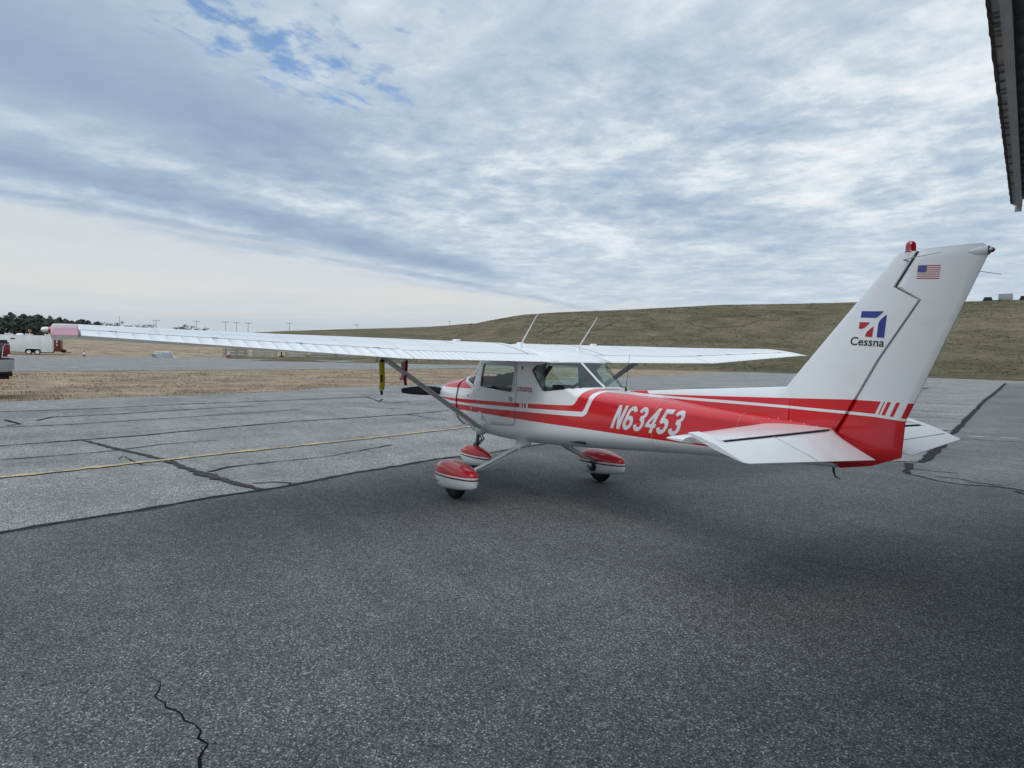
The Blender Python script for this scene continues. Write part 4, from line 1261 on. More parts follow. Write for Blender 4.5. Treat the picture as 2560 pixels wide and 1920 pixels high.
def text_mesh(body, offset=0.0, res=5):
    cu = bpy.data.curves.new('lettering', 'FONT'); cu.body = body; cu.size = 1.0
    cu.offset = offset; cu.resolution_u = res; cu.fill_mode = 'FRONT'
    o = bpy.data.objects.new('lettering', cu); col.objects.link(o)
    dg = bpy.context.evaluated_depsgraph_get()
    me = bpy.data.meshes.new_from_object(o.evaluated_get(dg))
    V = [(v.co.x, v.co.y) for v in me.vertices]; F = [tuple(p.vertices) for p in me.polygons]
    bpy.data.objects.remove(o); bpy.data.curves.remove(cu); bpy.data.meshes.remove(me)
    x0, x1 = min(v[0] for v in V), max(v[0] for v in V); y0, y1 = min(v[1] for v in V), max(v[1] for v in V)
    return [((x - x0) / (x1 - x0), (y - y0) / (y1 - y0)) for x, y in V], F
def lay(name, uvF, bl_, br_, tl_, surf, m, parent):
    """put a unit-square drawing on the aircraft side: corners are (x, z), surf(x, z) gives the 3-D point"""
    uv, F = uvF
    V = []
    for u, v in uv:
        x = bl_[0] + (br_[0] - bl_[0]) * u + (tl_[0] - bl_[0]) * v
        z = bl_[1] + (br_[1] - bl_[1]) * u + (tl_[1] - bl_[1]) * v
        V.append(surf(x, z))
    return mk(name, (V, F), m, parent, smooth=False, recalc=False)
fus_s = lambda x, z: side_pt(x, z, 1, .0025)
fin_s = lambda x, z: Vector((x, fin_half(x, z) + .0025, z))
def subdiv(uvF, cuts=1):
    bm = bmesh.new(); uv, F = uvF
    vs = [bm.verts.new((u, v, 0)) for u, v in uv]
    for f in F:
        try: bm.faces.new([vs[i] for i in f])
        except ValueError: pass
    bmesh.ops.triangulate(bm, faces=bm.faces)
    lim = .10
    for _ in range(4):
        es = [e for e in bm.edges if e.calc_length() > lim]
        if not es: break
        bmesh.ops.subdivide_edges(bm, edges=es, cuts=1)
        bmesh.ops.triangulate(bm, faces=[f for f in bm.faces if len(f.verts) > 3])
    bm.verts.index_update()
    out = ([(v.co.x, v.co.y) for v in bm.verts], [tuple(v.index for v in f.verts) for f in bm.faces]); bm.free()
    return out
# heavy slanted registration characters drawn as broad strokes in a 0.6 x 1 box
def arc(cx, cy, rx, ry, a0, a1, n_=14):
    return [(cx + rx * math.cos(R(a0 + (a1 - a0) * k / n_)), cy + ry * math.sin(R(a0 + (a1 - a0) * k / n_))) for k in range(n_ + 1)]
def stroke(pts, wd):
    P = [Vector(p) for p in pts]; V = []
    for i, p in enumerate(P):
        d0 = (p - P[i - 1]).normalized() if i else (P[1] - p).normalized()
        d1 = (P[i + 1] - p).normalized() if i < len(P) - 1 else d0
        n0, n1 = Vector((-d0.y, d0.x)), Vector((-d1.y, d1.x)); nm = (n0 + n1).normalized(); k = wd * .5 / max(.5, nm.dot(n0))
        V += [(p + nm * k)[:], (p - nm * k)[:]]
    return V, [(2 * i, 2 * i + 1, 2 * i + 3, 2 * i + 2) for i in range(len(P) - 1)]
W_ = .175
GLYPH = {
    'N': [([(0, 0), (0, 1), (.20, 1), (.42, .36), (.42, 1), (.61, 1), (.61, 0), (.41, 0), (.19, .64), (.19, 0)], [tuple(range(10))])],
    '6': [stroke(arc(.30, .73, .205, .185, 15, 180) + [(.095, .52)] + arc(.30, .30, .205, .215, 180, 540, 24), W_)],
    '3': [stroke(arc(.28, .735, .195, .18, 165, -80) + arc(.28, .305, .215, .22, 80, -168, 18), W_)],
    '4': [stroke([(.43, 0), (.43, 1)], W_), stroke([(.0, .29), (.62, .29)], .15), stroke([(.055, .30), (.40, .93)], .15)],
    '5': [stroke([(.57, .915), (.165, .915), (.125, .53)] + arc(.29, .315, .215, .23, 125, -165, 18), W_)],
}
adv = (NUM_BR[0] - NUM_BL[0]) / (6 * .61 + 5 * .095)
for i, ch in enumerate('N63453'):
    V, F = [], []
    for k, gl in enumerate(GLYPH[ch]):
        uv, gf = subdiv(gl); k0 = len(V)
        for u, v in uv:
            x = NUM_BL[0] + adv * (u + i * .705) + (NUM_TL[0] - NUM_BL[0]) * v
            z = NUM_BL[1] + (NUM_TL[1] - NUM_BL[1]) * v
            V.append(side_pt(x, z, 1, .0025 + .0004 * k))
        F += [tuple(a + k0 for a in f) for f in gf]
    mk('registration_character', (V, F), M_SILVER, plane, smooth=False, recalc=False)
lay('maker_name', subdiv(text_mesh('cessna', .012)), (-.345, 1.315), (-.645, 1.315), (-.345, 1.372), fus_s, M_REDD, plane)
lay('maker_name', text_mesh('Cessna', .012), FIN_BL, FIN_BR, FIN_TL, fin_s, M_INK, plane)
def decal(name, pts, m, parent=plane):
    bm = bmesh.new()
    vs = [bm.verts.new((x, 0, z)) for x, z in pts]
    f = bm.faces.new(vs); bmesh.ops.triangulate(bm, faces=[f])
    bm.verts.index_update()
    V = [fin_s(v.co.x, v.co.z) for v in bm.verts]; F = [tuple(v.index for v in q.verts) for q in bm.faces]; bm.free()
    return mk(name, (V, F), m, parent, smooth=False, recalc=False)
for pts, m in LOGO: decal('maker_emblem', pts, M_BLUE if m == 'b' else M_REDD)
# flag: 13 stripes, canton, star dots
fo = FLAG_TL; fu = (FLAG_TR[0] - fo[0], FLAG_TR[1] - fo[1]); fv_ = (FLAG_BL[0] - fo[0], FLAG_BL[1] - fo[1])
V, F, MI = [], [], []
def fq(u0, u1, v0, v1, mi, off):
    k = len(V)
    for u, v in ((u0, v0), (u1, v0), (u1, v1), (u0, v1)):
        x = fo[0] + fu[0] * u + fv_[0] * v; z = fo[1] + fu[1] * u + fv_[1] * v
        V.append(Vector((x, fin_half(x, z) + off, z)))
    F.append((k, k + 1, k + 2, k + 3)); MI.append(mi)
for i in range(13): fq(0, 1, i / 13, (i + 1) / 13, i % 2, .002)
fq(0, .41, 0, 7 / 13, 2, .0028)
for r_ in range(5):
    for c_ in range(6):
        u, v = .41 * (c_ + .7) / 6.4, 7 / 13 * (r_ + .7) / 5.4
        fq(u - .008, u + .008, v - .012, v + .012, 1, .0034)
mk('flag_decal', (V, F), [M_REDD, M_WHITED, M_BLUE], plane, smooth=False, midx=MI, recalc=False)

# ================================================================== THINGS HUNG ON THE AIRCRAFT
def streamer(name, top, length, wd, m, label, cat, wob, seed, extra=None):
    rr = random.Random(seed)
    V, F = [], []
    n_ = 14
    for k in range(n_ + 1):
        t = k / n_
        c = Vector((top[0] + wob * math.sin(t * 5 + seed) * t, top[1] + wob * .6 * math.cos(t * 4 + seed) * t, top[2] - length * t))
        tw = .5 * math.sin(t * 3 + seed)
        d = Vector((-.55 * math.cos(tw) + .2 * math.sin(tw), -.83 * math.cos(tw), 0)).normalized() * wd * .5
        V += [c + d, c + d * .02 + Vector((.004, -.003, 0)) * math.sin(k), c - d]
    for k in range(n_):
        F += [(3 * k, 3 * k + 1, 3 * k + 4, 3 * k + 3), (3 * k + 1, 3 * k + 2, 3 * k + 5, 3 * k + 4)]
    return V, F
M_YRIB = mat('yellow_ribbon', (.60, .52, .02), .6, .3)
M_RRIB = mat('red_ribbon', (.36, .008, .03), .6, .3)
M_PRIB = mat('pale_pink_ribbon', (.78, .46, .52), .7, .3)
tp0 = Vector((.205, 2.045, 1.712))
yt = empty('warning_streamer', tp0, 0, 'yellow warning streamer hanging under the near wing beside the strut top', 'streamer')
def local(vf, o): return [Vector(v) - o for v in vf[0]], vf[1]
PITOT = Vector((.10, 2.46, 1.68))
rib = mk('ribbon', local(streamer('r', (tp0.x, tp0.y, tp0.z - .05), .345, .062, None, '', '', .012, 1), tp0), M_YRIB, yt)
rib.modifiers.new('web', 'SOLIDIFY').thickness = .003
blk = mk('printed_strip', local(streamer('r', (tp0.x - .004, tp0.y + .004, tp0.z - .22), .10, .022, None, '', '', .004, 1), tp0), M_INK, rib)
mk('hook', local(join(tube([tp0 + Vector((0, 0, .01)), tp0 + Vector((.01, 0, -.03)), tp0 + Vector((0, 0, -.05))], .006, 6), bbox(tp0.x - .02, tp0.x + .02, tp0.y - .02, tp0.y + .02, tp0.z - .075, tp0.z - .045, .006)), tp0), M_BLACK, yt)
mk('tail_tag', local(streamer('r', (tp0.x, tp0.y, tp0.z - .40), .055, .030, None, '', '', .004, 1), tp0), M_DKGREY, yt)
tp1 = Vector((.22, 1.73, 1.715))
rt_ = empty('warning_streamer', tp1, 0, 'red warning streamer on a yellow pitot cover under the near wing', 'streamer')
rib = mk('ribbon', local(streamer('r', (tp1.x, tp1.y, tp1.z - .05), .30, .034, None, '', '', .02, 4), tp1), M_RRIB, rt_)
rib.modifiers.new('web', 'SOLIDIFY').thickness = .003
rib = mk('ribbon', local(streamer('r', (tp1.x + .02, tp1.y + .035, tp1.z - .07), .22, .045, None, '', '', .02, 2), tp1), M_PRIB, rt_)
rib.modifiers.new('web', 'SOLIDIFY').thickness = .003
mk('pitot_cover', local(bbox(tp1.x - .05, tp1.x + .08, tp1.y + .01, tp1.y + .04, tp1.z - .040, tp1.z - .008, .012), tp1), mat('pale_yellow_vinyl', (.55, .50, .20), .5), rt_)

# ================================================================== HANGAR with its door swung up overhead
E0 = Vector((-5.506, 1.248, 0)); DE_ = Vector((.317, -.948, 0)).normalized(); NI = Vector((-.948, -.317, 0)).normalized()
hg = empty('hangar', (E0.x, E0.y, 0), 0, 'grey steel hangar whose raised door edge crosses the top right corner', 'hangar')
def hp(s, n_, z):                                   # along the edge, inwards, up (relative to hangar base)
    v = DE_ * s + NI * n_; return Vector((v.x, v.y, z))
def hbox(s0, s1, n0, n1, z0, z1):
    v = [hp(s, n_, z) for s in (s0, s1) for n_ in (n0, n1) for z in (z0, z1)]
    return v, [(0, 1, 3, 2), (4, 6, 7, 5), (0, 4, 5, 1), (2, 3, 7, 6), (0, 2, 6, 4), (1, 5, 7, 3)]
HZ = 3.6
M_BEAM = mat('grey_door_beam', rough=.6, spec=.3, build=varied((.62, .64, .64), .10, 3))
M_CHAN = mat('galvanised_channel', rough=.6, spec=.4, build=varied((.50, .49, .46), .25, 9))
M_SEAL = mat('brown_brush_seal', rough=.95, spec=.1, build=varied((.11, .085, .075), .4, 30))
M_SHEET = mat('dark_ribbed_sheet', rough=.55, spec=.4, build=varied((.20, .215, .22), .2, 1.2))
M_WALL = mat('grey_wall_cladding', rough=.6, spec=.3, build=varied((.12, .125, .125), .1, 1.5))
SE = 5.60
sr = random.Random(11)
# frayed seal along the outer lip
V, F = [], []
k_n = 170
for k in range(k_n + 1):
    s_ = -5.4 + (SE - .25 + 5.4) * k / k_n
    V += [hp(s_, -.002 + sr.uniform(-.003, .003), HZ - .01), hp(s_, .018, HZ - .014 + sr.uniform(-.004, .004)), hp(s_, .018, HZ + .06), hp(s_, -.002, HZ + .06)]
for k in range(k_n):
    for a in range(3): F.append((4 * k + a, 4 * k + a + 1, 4 * k + a + 5, 4 * k + a + 4))
F += [(0, 1, 2, 3), tuple(4 * k_n + a for a in range(4))]
mk('brush_seal', (V, F), M_SEAL, hg, smooth=False)
# channel made of lapped lengths, with bolts and clips
cuts = [-5.4, -4.2, -2.3, -.55, .28, .93, 1.42, 2.12, 2.95, SE - .12]
for a, b_ in zip(cuts, cuts[1:]):
    mk('edge_channel', hbox(a + .004, b_ - .004, .018, .052, HZ - .002 - sr.uniform(0, .004), HZ + .07), M_CHAN, hg, smooth=False)
cl_ = []
for s_ in (.16, .22, .30, .33, .40, .46, .62, .93, 1.05, 1.22, 1.38, 1.46, 1.70, 1.83, 2.02, 2.17, 2.30, 2.5, 2.8, 3.2, 3.45, 3.8, 4.3):
    cl_.append(hbox(s_ - .006, s_ + .006, .022, .050, HZ - .016, HZ + .01))
mk('bolt_clips', join(*cl_), mat('clip_grey', (.26, .26, .25), .7, .2), hg, smooth=False)['kind'] = 'stuff'
for a, b_ in ((-5.4, -3.2), (-3.196, 2.255), (2.262, SE)):
    mk('door_beam', hbox(a, b_, .0525, .104, HZ - .006, HZ + .12), M_BEAM, hg, smooth=False)
mk('beam_end_plate', hbox(SE - .02, SE + .012, .035, .10, HZ - .055, HZ + .11), M_BEAM, hg, smooth=False)
# ribbed sheet, each rib its own pressing
mk('door_sheet', hbox(-5.4, SE - .02, .105, 4.2, HZ + .075, HZ + .11), M_SHEET, hg, smooth=False)
rib0 = None
s_ = -5.3
ri = 0
while s_ < SE - .1:
    if rib0 is None:
        rb = [hp(q, n_, z) for n_ in (.106, 4.19) for q, z in ((-.045, HZ + .074), (-.02, HZ + .052), (.02, HZ + .052), (.045, HZ + .074))]
        rib0 = mk('sheet_rib', (rb, [(0, 1, 5, 4), (1, 2, 6, 5), (2, 3, 7, 6), (0, 1, 2, 3), (4, 5, 6, 7)]), M_SHEET, hg, smooth=False)
        o = rib0
    else:
        o = rib0.copy(); col.objects.link(o)
    v = DE_ * s_; o.location = (v.x, v.y, 0)
    s_ += .2635
mk('roof', join(hbox(-5.6, SE + .02, 3.9, 15, HZ + .9, HZ + 1.1), hbox(-5.6, SE + .02, 3.9, 4.1, HZ + .11, HZ + .9)), M_WALL, hg, smooth=False)
mk('back_wall', hbox(-5.6, SE, 14.8, 15, 0, HZ + .9), M_WALL, hg, smooth=False)
mk('side_wall', hbox(-5.6, -5.4, 4.1, 14.8, 0, HZ + .9), M_WALL, hg, smooth=False)
mk('side_wall', hbox(SE - .2, SE, .55, 14.8, 0, HZ + .05), M_WALL, hg, smooth=False)  # unseen front stretch of this wall is added to darken the asphalt nearby
mk('hangar_floor', hbox(-5.4, SE - .2, 4.1, 14.8, -.05, .012), mat('concrete_slab', rough=.8, build=varied((.26, .26, .25), .15, 2)), hg, smooth=False)

# ================================================================== PICKUP TRUCK (only its tail is in the frame)
M_MAROON = mat('maroon_car_paint', (.052, .010, .020), .22, .5, coat=.8)
M_TRIM = mat('black_plastic', (.015, .015, .016), .6, .3)
M_CARGLASS = mat('dark_car_glass', (.02, .024, .026), .08, .6)
tk = empty('pickup_truck', (18.85, 6.47, .05), R(4.5), 'dark maroon pickup truck at the left edge with chrome bumper showing', 'pickup truck')
# forward is +y, near side faces -x; z values for a tall work truck
def tb(*a, b=.03): return bbox(*a, b=b)
mk('bed', join(tb(0, .10, .0, 2.0, .86, 1.72), tb(1.95, 2.05, 0, 2.0, .86, 1.72), tb(.1, 1.95, 0, .08, .90, 1.70), tb(.1, 1.95, 1.92, 2.0, .86, 1.72), box(.05, 2.0, .05, 1.95, .98, 1.02)), M_MAROON, tk)
for x0_ in (-.012, 1.92):
    mk('bed_rail', tb(x0_, x0_ + .14, .05, 2.0, 1.70, 1.78, b=.015), M_TRIM, tk)
mk('cab', join(tb(0, 2.05, 2.02, 4.3, .86, 1.72, b=.06), tb(.16, 1.89, 2.1, 3.9, 1.7, 2.22, b=.14)), M_MAROON, tk)
mk('side_glass', join(tb(.148, .17, 2.3, 3.7, 1.74, 2.08, b=.01)), M_CARGLASS, tk)
mk('bonnet', tb(.02, 2.03, 4.3, 6.0, .86, 1.55, b=.10), M_MAROON, tk)
for s_, x in ((-1, -.012), (1, 2.05)):
    lp = mk('tail_lamp', bbox(x - .006, x + .020, -.012, .15, 1.26, 1.625, .02), mat('lamp_red', (.16, .008, .018), .25, .5), tk)
    xx = x if s_ < 0 else x + .014
    mk('lamp_surround', tube([Vector((xx - .004, .185, 1.245)), Vector((xx - .004, .150, 1.57)), Vector((xx - .004, .10, 1.645)), Vector((xx - .004, -.005, 1.645))], .016, 6), M_CHROME, lp)
    mk('lamp_surround', tube([Vector((xx - .004, .19, 1.245)), Vector((xx - .004, -.01, 1.245))], .014, 6), M_CHROME, lp)
    mk('reversing_lens', bbox(x - .010, x + .010, -.015, .05, 1.27, 1.33, .008), M_WHITED, lp)
# wrap-round chrome bumper
bp = []
for yy, zz0, zz1 in ((.28, .80, 1.16), (.10, .80, 1.175), (-.06, .82, 1.18), (-.115, .90, 1.16)):
    bp.append([Vector((x, yy, z)) for x, z in ((-.03, zz0), (-.035, (zz0 + zz1) / 2), (-.03, zz1), (2.08, zz1), (2.085, (zz0 + zz1) / 2), (2.08, zz0))])
mk('rear_bumper', loft(bp), mat('dull_chrome', (.50, .50, .47), .32, .5, 1.0), tk, angle=40)
mk('bumper_step', tb(.0, 2.05, -.13, .25, 1.165, 1.185, b=.008), M_TRIM, tk)
mk('hitch', join(tb(-.02, 2.07, -.06, .30, .735, .80, b=.02), tb(.98, 1.08, -.10, .2, .62, .72, b=.01)), M_TRIM, tk)
mk('chassis', tb(.5, 1.55, .0, 5.8, .55, .86), M_TRIM, tk)
for y in (1.02, 4.95):
    for x in (.12, 1.93):
        wv = lathe([(.20, -.13), (.38, -.13), (.41, -.10), (.41, .10), (.38, .13), (.20, .13)], (x, y, .41), 'x', 28)
        wo = mk('wheel', wv, M_RUBBER, tk)
        mk('rim', lathe([(.0, -.10), (.16, -.12), (.22, -.10), (.22, .10), (.16, .12), (.0, .10)], (x, y, .41), 'x', 20), M_CHROME, wo)

# ================================================================== CARGO TRAILER
M_TRWHITE = mat('trailer_white', rough=.4, spec=.4, build=varied((.70, .72, .73), .06, .8))
M_TRRED = mat('trailer_dark_red', rough=.45, spec=.4, build=varied((.13, .028, .026), .2, 3))
tx = 113.0
tr = empty('cargo_trailer', (tx, 6.25, 0), R(-8), 'long white cargo trailer with dark red front panel and twin wheels', 'trailer')
def tl_(x0, x1, y0, y1, z0, z1, b=.03): return bbox(x0, x1, y0, y1, z0, z1, b)
bd = mk('body', join(tl_(0, 2.4, .05, 1.42, .42, 2.80), tl_(0, 2.4, 1.38, 3.48, .86, 2.80), tl_(0, 2.4, 3.44, 9.4, .42, 2.80)), M_TRWHITE, tr)
for args in ((-.012, .03, .03, .10, .42, 2.82), (-.012, .03, .05, 9.4, 2.76, 2.83), (-.012, .02, .05, 1.40, .40, .46), (-.012, .02, 3.46, 9.4, .40, .46)):
    mk('edge_trim', box(*args), M_WHITED, bd, smooth=False)
fp = mk('front_panel', tl_(.1, 2.3, -.92, .04, .50, 2.52, .05), M_TRRED, tr)
mk('stripe', box(.06, .098, -.10, -.04, .60, 2.3), M_WHITED, fp, smooth=False)
mk('stripe', box(.06, .098, -.52, -.42, 1.75, 2.3), M_WHITED, fp, smooth=False)
mk('badge', tl_(.05, .095, -.56, -.40, 1.38, 1.55, .02), M_WHITED, fp)
tg = mk('tongue', tube([Vector((1.2, -.9, .45)), Vector((1.2, -2.1, .38))], .06, 8), M_TRIM, tr)
mk('tongue_bar', tube([Vector((.5, -.9, .45)), Vector((1.2, -2.0, .38))], .05, 8), M_TRIM, tg)
mk('jack', tube([Vector((1.2, -1.2, .12)), Vector((1.2, -1.2, .85))], .05, 8), M_TRIM, tg)
mk('battery_box', tl_(.8, 1.6, -1.45, -.9, .42, .80, .05), M_TRIM, tg)
mk('side_vent', join(tl_(-.03, .02, 4.55, 5.15, 2.20, 2.28, .02), tl_(-.03, .02, 4.65, 5.05, 2.26, 2.36, .03)), M_TRIM, tr)
for y in (1.92, 2.96):
    wo = mk('wheel', lathe([(.20, -.12), (.36, -.12), (.38, -.09), (.38, .10), (.2, .10)], (.14, y, .38), 'x', 24), M_RUBBER, tr)
    mk('rim', lathe([(.0, -.10), (.10, -.13), (.24, -.13), (.25, -.10), (.24, .0), (.0, .0)], (.14, y, .38), 'x', 20), M_WHITED, wo)
ar = [Vector((-.03, 1.40, .42)), Vector((-.03, 1.47, .72)), Vector((-.03, 1.68, .88)), Vector((-.03, 3.2, .88)), Vector((-.03, 3.40, .72)), Vector((-.03, 3.48, .42))]
mk('wheel_arch', tube(ar, .045, 6), M_WHITED, tr)
mk('underframe', box(.2, 2.2, .2, 9.2, .28, .42), M_TRIM, tr, smooth=False)
mk('arch_lining', box(.35, 2.0, 1.40, 3.46, .40, .87), M_TRIM, tr, smooth=False)
for y in (.44, 2.77, 5.2):
    rk = mk('roof_rack', tl_(.05, 2.3, y, y + .60, 2.86, 3.00, .02), M_WHITED, tr)
    mk('stop_post', tl_(.05, .15, y, y + .09, 2.80, 3.18, .02), M_WHITED, rk)
    mk('stop_post', tl_(.05, .15, y + .50, y + .60, 2.80, 3.08, .02), M_WHITED, rk)
mk('dome_vent', lathe([(.52, 2.80), (.48, 2.92), (.30, 3.05), (.0, 3.08)], (1.2, 4.2, 0), 'z', 20), M_WHITED, tr)

# ================================================================== SMALL THINGS ALONG THE FAR PAVEMENT EDGE
M_ORANGE = mat('cone_orange', (.42, .075, .03), .5, .4, build=varied((.42, .075, .03), .2, 8))
M_REFL = mat('cone_white_band', (.62, .61, .59), .5, .4)
cn = empty('traffic_cone', (102.9, 2.6, ground_z(102.9, 2.6)), 0, 'faded orange traffic cone standing alone to the right of the trailer', 'cone')
mk('base', bbox(-.26, .26, -.26, .26, 0, .07, .02), M_ORANGE, cn)
mk('body', lathe([(.19, .07), (.16, .30)], (0, 0, 0), 'z', 16), M_ORANGE, cn)
mk('reflective_band', lathe([(.16, .30), (.09, .66)], (0, 0, 0), 'z', 16), M_REFL, cn)
mk('tip', lathe([(.09, .66), (.06, .86), (.0, .87)], (0, 0, 0), 'z', 16), mat('cone_dark_tip', (.12, .06, .04), .6), cn)
cn = empty('traffic_cone', (112.6, -18.0, ground_z(112.6, -18.0)), 0, 'tall red and white traffic cone in front of the grey slatted barriers', 'cone')
mk('base', bbox(-.40, .40, -.40, .40, 0, .16, .03), mat('cone_dark_base', (.10, .02, .02), .6), cn)
mk('body', lathe([(.27, .16), (.20, .52)], (0, 0, 0), 'z', 16), mat('cone_red', (.36, .045, .045), .5), cn)
mk('reflective_band', lathe([(.20, .52), (.13, .86)], (0, 0, 0), 'z', 16), M_REFL, cn)
mk('tip', lathe([(.13, .86), (.07, 1.22), (.0, 1.24)], (0, 0, 0), 'z', 16), mat('cone_faded_tip', (.50, .30, .27), .6), cn)
bl2 = empty('bollard', (117.3, -27.9, ground_z(117.3, -27.9)), 0, 'short black bollard between two grey slatted barriers', 'bollard')
mk('base', lathe([(.42, 0), (.42, .22), (.22, .30)], (0, 0, 0), 'z', 16), M_TRIM, bl2)
mk('post', lathe([(.12, .28), (.11, .95), (.0, 1.0)], (0, 0, 0), 'z', 12), M_TRIM, bl2)
# concrete block under a white sheet
wb_ = empty('covered_block', (104.0, -7.2, ground_z(104, -7.2)), R(-62 + 90), 'low block wrapped in white plastic sheet at the pavement edge', 'covered block')
M_SHEETW = mat('white_plastic_sheet', (.56, .58, .58), .45, .4, build=varied((.46, .48, .485), .15, 3, .5))
bm = bmesh.new()
v_, f_ = bbox(-.5, .5, -1.15, 1.15, 0, .86, .10, 3)
mk('block', (v_, f_), mat('grey_concrete', (.33, .33, .32), .85), wb_)
V, F = [], []
nu, nv = 24, 14
for i in range(nu + 1):
    for j in range(nv + 1):
        u = i / nu * 2 - 1; t = j / nv
        y = u * 1.24; prof = [(-.62, .03), (-.60, .45), (-.56, .86), (-.40, .92), (0, .93), (.40, .92), (.56, .86), (.60, .45), (.62, .03)]
        q = t * 8; k = min(7, int(q)); fr = q - k
        x = prof[k][0] + (prof[k + 1][0] - prof[k][0]) * fr; z = prof[k][1] + (prof[k + 1][1] - prof[k][1]) * fr
        if abs(u) > .86: z *= 1 - (abs(u) - .86) * 3.2
        nn = noise.noise(Vector((x * 2.2, y * 2.2, z * 2.2)))
        V.append((x + nn * .07, y - (.10 if u < -.9 and t < .3 else 0) + nn * .05, max(.01, z + nn * .06)))
for i in range(nu):
    for j in range(nv):
        F.append((i * (nv + 1) + j, i * (nv + 1) + j + 1, (i + 1) * (nv + 1) + j + 1, (i + 1) * (nv + 1) + j))
mk('plastic_sheet', (V, F), M_SHEETW, wb_, angle=70, recalc=False)
V, F = [], []
for k in range(9):
    t = k / 8; V += [(-.55 - .35 * t, -.85 - .20 * t, .84 * (1 - t) ** 1.3 + .02), (-.55 - .30 * t, -1.15 - .75 * t, .70 * (1 - t) ** 1.6 + .02)]
F = [(2 * k, 2 * k + 1, 2 * k + 3, 2 * k + 2) for k in range(8)]
mk('loose_flap', (V, F), M_SHEETW, wb_, recalc=False)

M_PLANK = mat('weathered_plank', rough=.9, spec=.2, build=varied((.36, .35, .32), .2, 2.5))
M_SLOT = mat('barrier_shadow_board', (.085, .08, .075), .9)
def barrier(p0, p1, rows, hgt, label, slots):
    a, b_ = Vector((*p0, 0)), Vector((*p1, 0)); L_ = (b_ - a).length
    o = empty('slatted_barrier', (a.x, a.y, ground_z(a.x, a.y)), math.atan2(b_.y - a.y, b_.x - a.x), label, 'barrier', 'grey slatted barriers along the far pavement')
    k = hgt / rows
    for i in range(rows):
        mk('plank', bbox(0, L_, -.05, .05, .06 + k * i, .06 + k * i + k * .74, .01, 1), M_PLANK, o, smooth=False)
    for t in slots:
        mk('post', bbox(L_ * t - .07, L_ * t + .07, .06, .20, 0, hgt + .08, .01, 1), M_SLOT, o, smooth=False)
    return o
barrier((114.6, -17.4), (116.9, -22.1), 3, 1.45, 'grey slatted barrier behind the red and white cone', (.14, .55, .9))
barrier((117.3, -22.9), (117.5, -27.2), 4, 1.32, 'grey slatted barrier just left of the black bollard', (.03, .97))
barrier((118.2, -28.7), (115.3, -31.8), 3, 1.15, 'grey slatted barrier just right of the black bollard', (.05, .6, .97))
barrier((115.6, -32.7), (115.1, -36.9), 2, .95, 'weathered low slatted barrier, second from the right end of the row', (.2, .8))
barrier((115.6, -37.8), (114.4, -41.3), 2, .72, 'lowest slatted barrier at the right end of the row', (.1, .9))
bmz = ground_z(113.5, -40)
mk_b = mk('timber_beam', bbox(-2.1, 2.1, -.16, .16, 0, .22, .02), mat('blackened_timber', (.03, .027, .024), .9), None)
mk_b.location = (112.6, -39.6, bmz); mk_b.rotation_euler = (0, 0, R(-76))
tag(mk_b, 'dark timber beam lying on the ground before the last slatted barrier', 'beam')

# ================================================================== BEYOND THE TRAILER
ob = empty('marker_sign', (235, 13.0, ground_z(235, 13.0)), 0, 'small orange sign on a post before the pines above the trailer', 'sign')
mk('post', tube([Vector((0, 0, 0)), Vector((0, 0, 2.3))], .06, 8), M_TRIM, ob)
mk('panel', bbox(-.04, .0, -.40, .40, 1.7, 2.5, .02), mat('orange_sign_face', (.40, .20, .05), .5), ob)

# utility poles
M_POLE = mat('pole_wood', (.34, .335, .33), .9, .2)
POLES = [(290.5, -25.6, 11.9, 'utility pole above the left part of the near wing, first from the pines'), (288.8, -39.8, 12.1, 'utility pole just right of the low bare thicket'),
         (287, -50.5, 12.4, 'leftmost of three close utility poles over the wing'), (286.2, -54.5, 12.25, 'middle of three close utility poles over the wing'),
         (285.3, -58.9, 12.25, 'rightmost of three close utility poles over the wing'), (310, -82.6, 13.8, 'utility pole standing at the left foot of the hill'),
         (348, -129.5, 15.95, 'utility pole showing over the low ridge left of the near antenna'), (362, -194.8, 21.3, 'utility pole at the right end of the low ridge'),
         (287, -12.9, 12.4, 'thin pole among the bare trees beside the pine wood')]
for i, (x, y, zt_, lab) in enumerate(POLES):
    zb_ = ground_z(x, y) - .3 if i not in (5, 6, 7) else hill_top(x, y) - .5
    o = empty('utility_pole', (x, y, zb_), R(8), lab, 'utility pole', 'utility poles along the horizon')
    H_ = zt_ - zb_
    mk('pole', tube([Vector((0, 0, 0)), Vector((0, 0, H_))], [.12, .085], 8), M_POLE, o)
    if i < 8:
        mk('crossarm', bbox(-.08, .08, -1.25, 1.25, H_ - .62, H_ - .46, .02, 1), M_POLE, o)
        for yy in (-1.15, 0, 1.15):
            mk('insulator', lathe([(.07, H_ - .46), (.09, H_ - .36), (.04, H_ - .22), (0, H_ - .2)], (0, yy, 0), 'z', 8), M_TRIM, o)

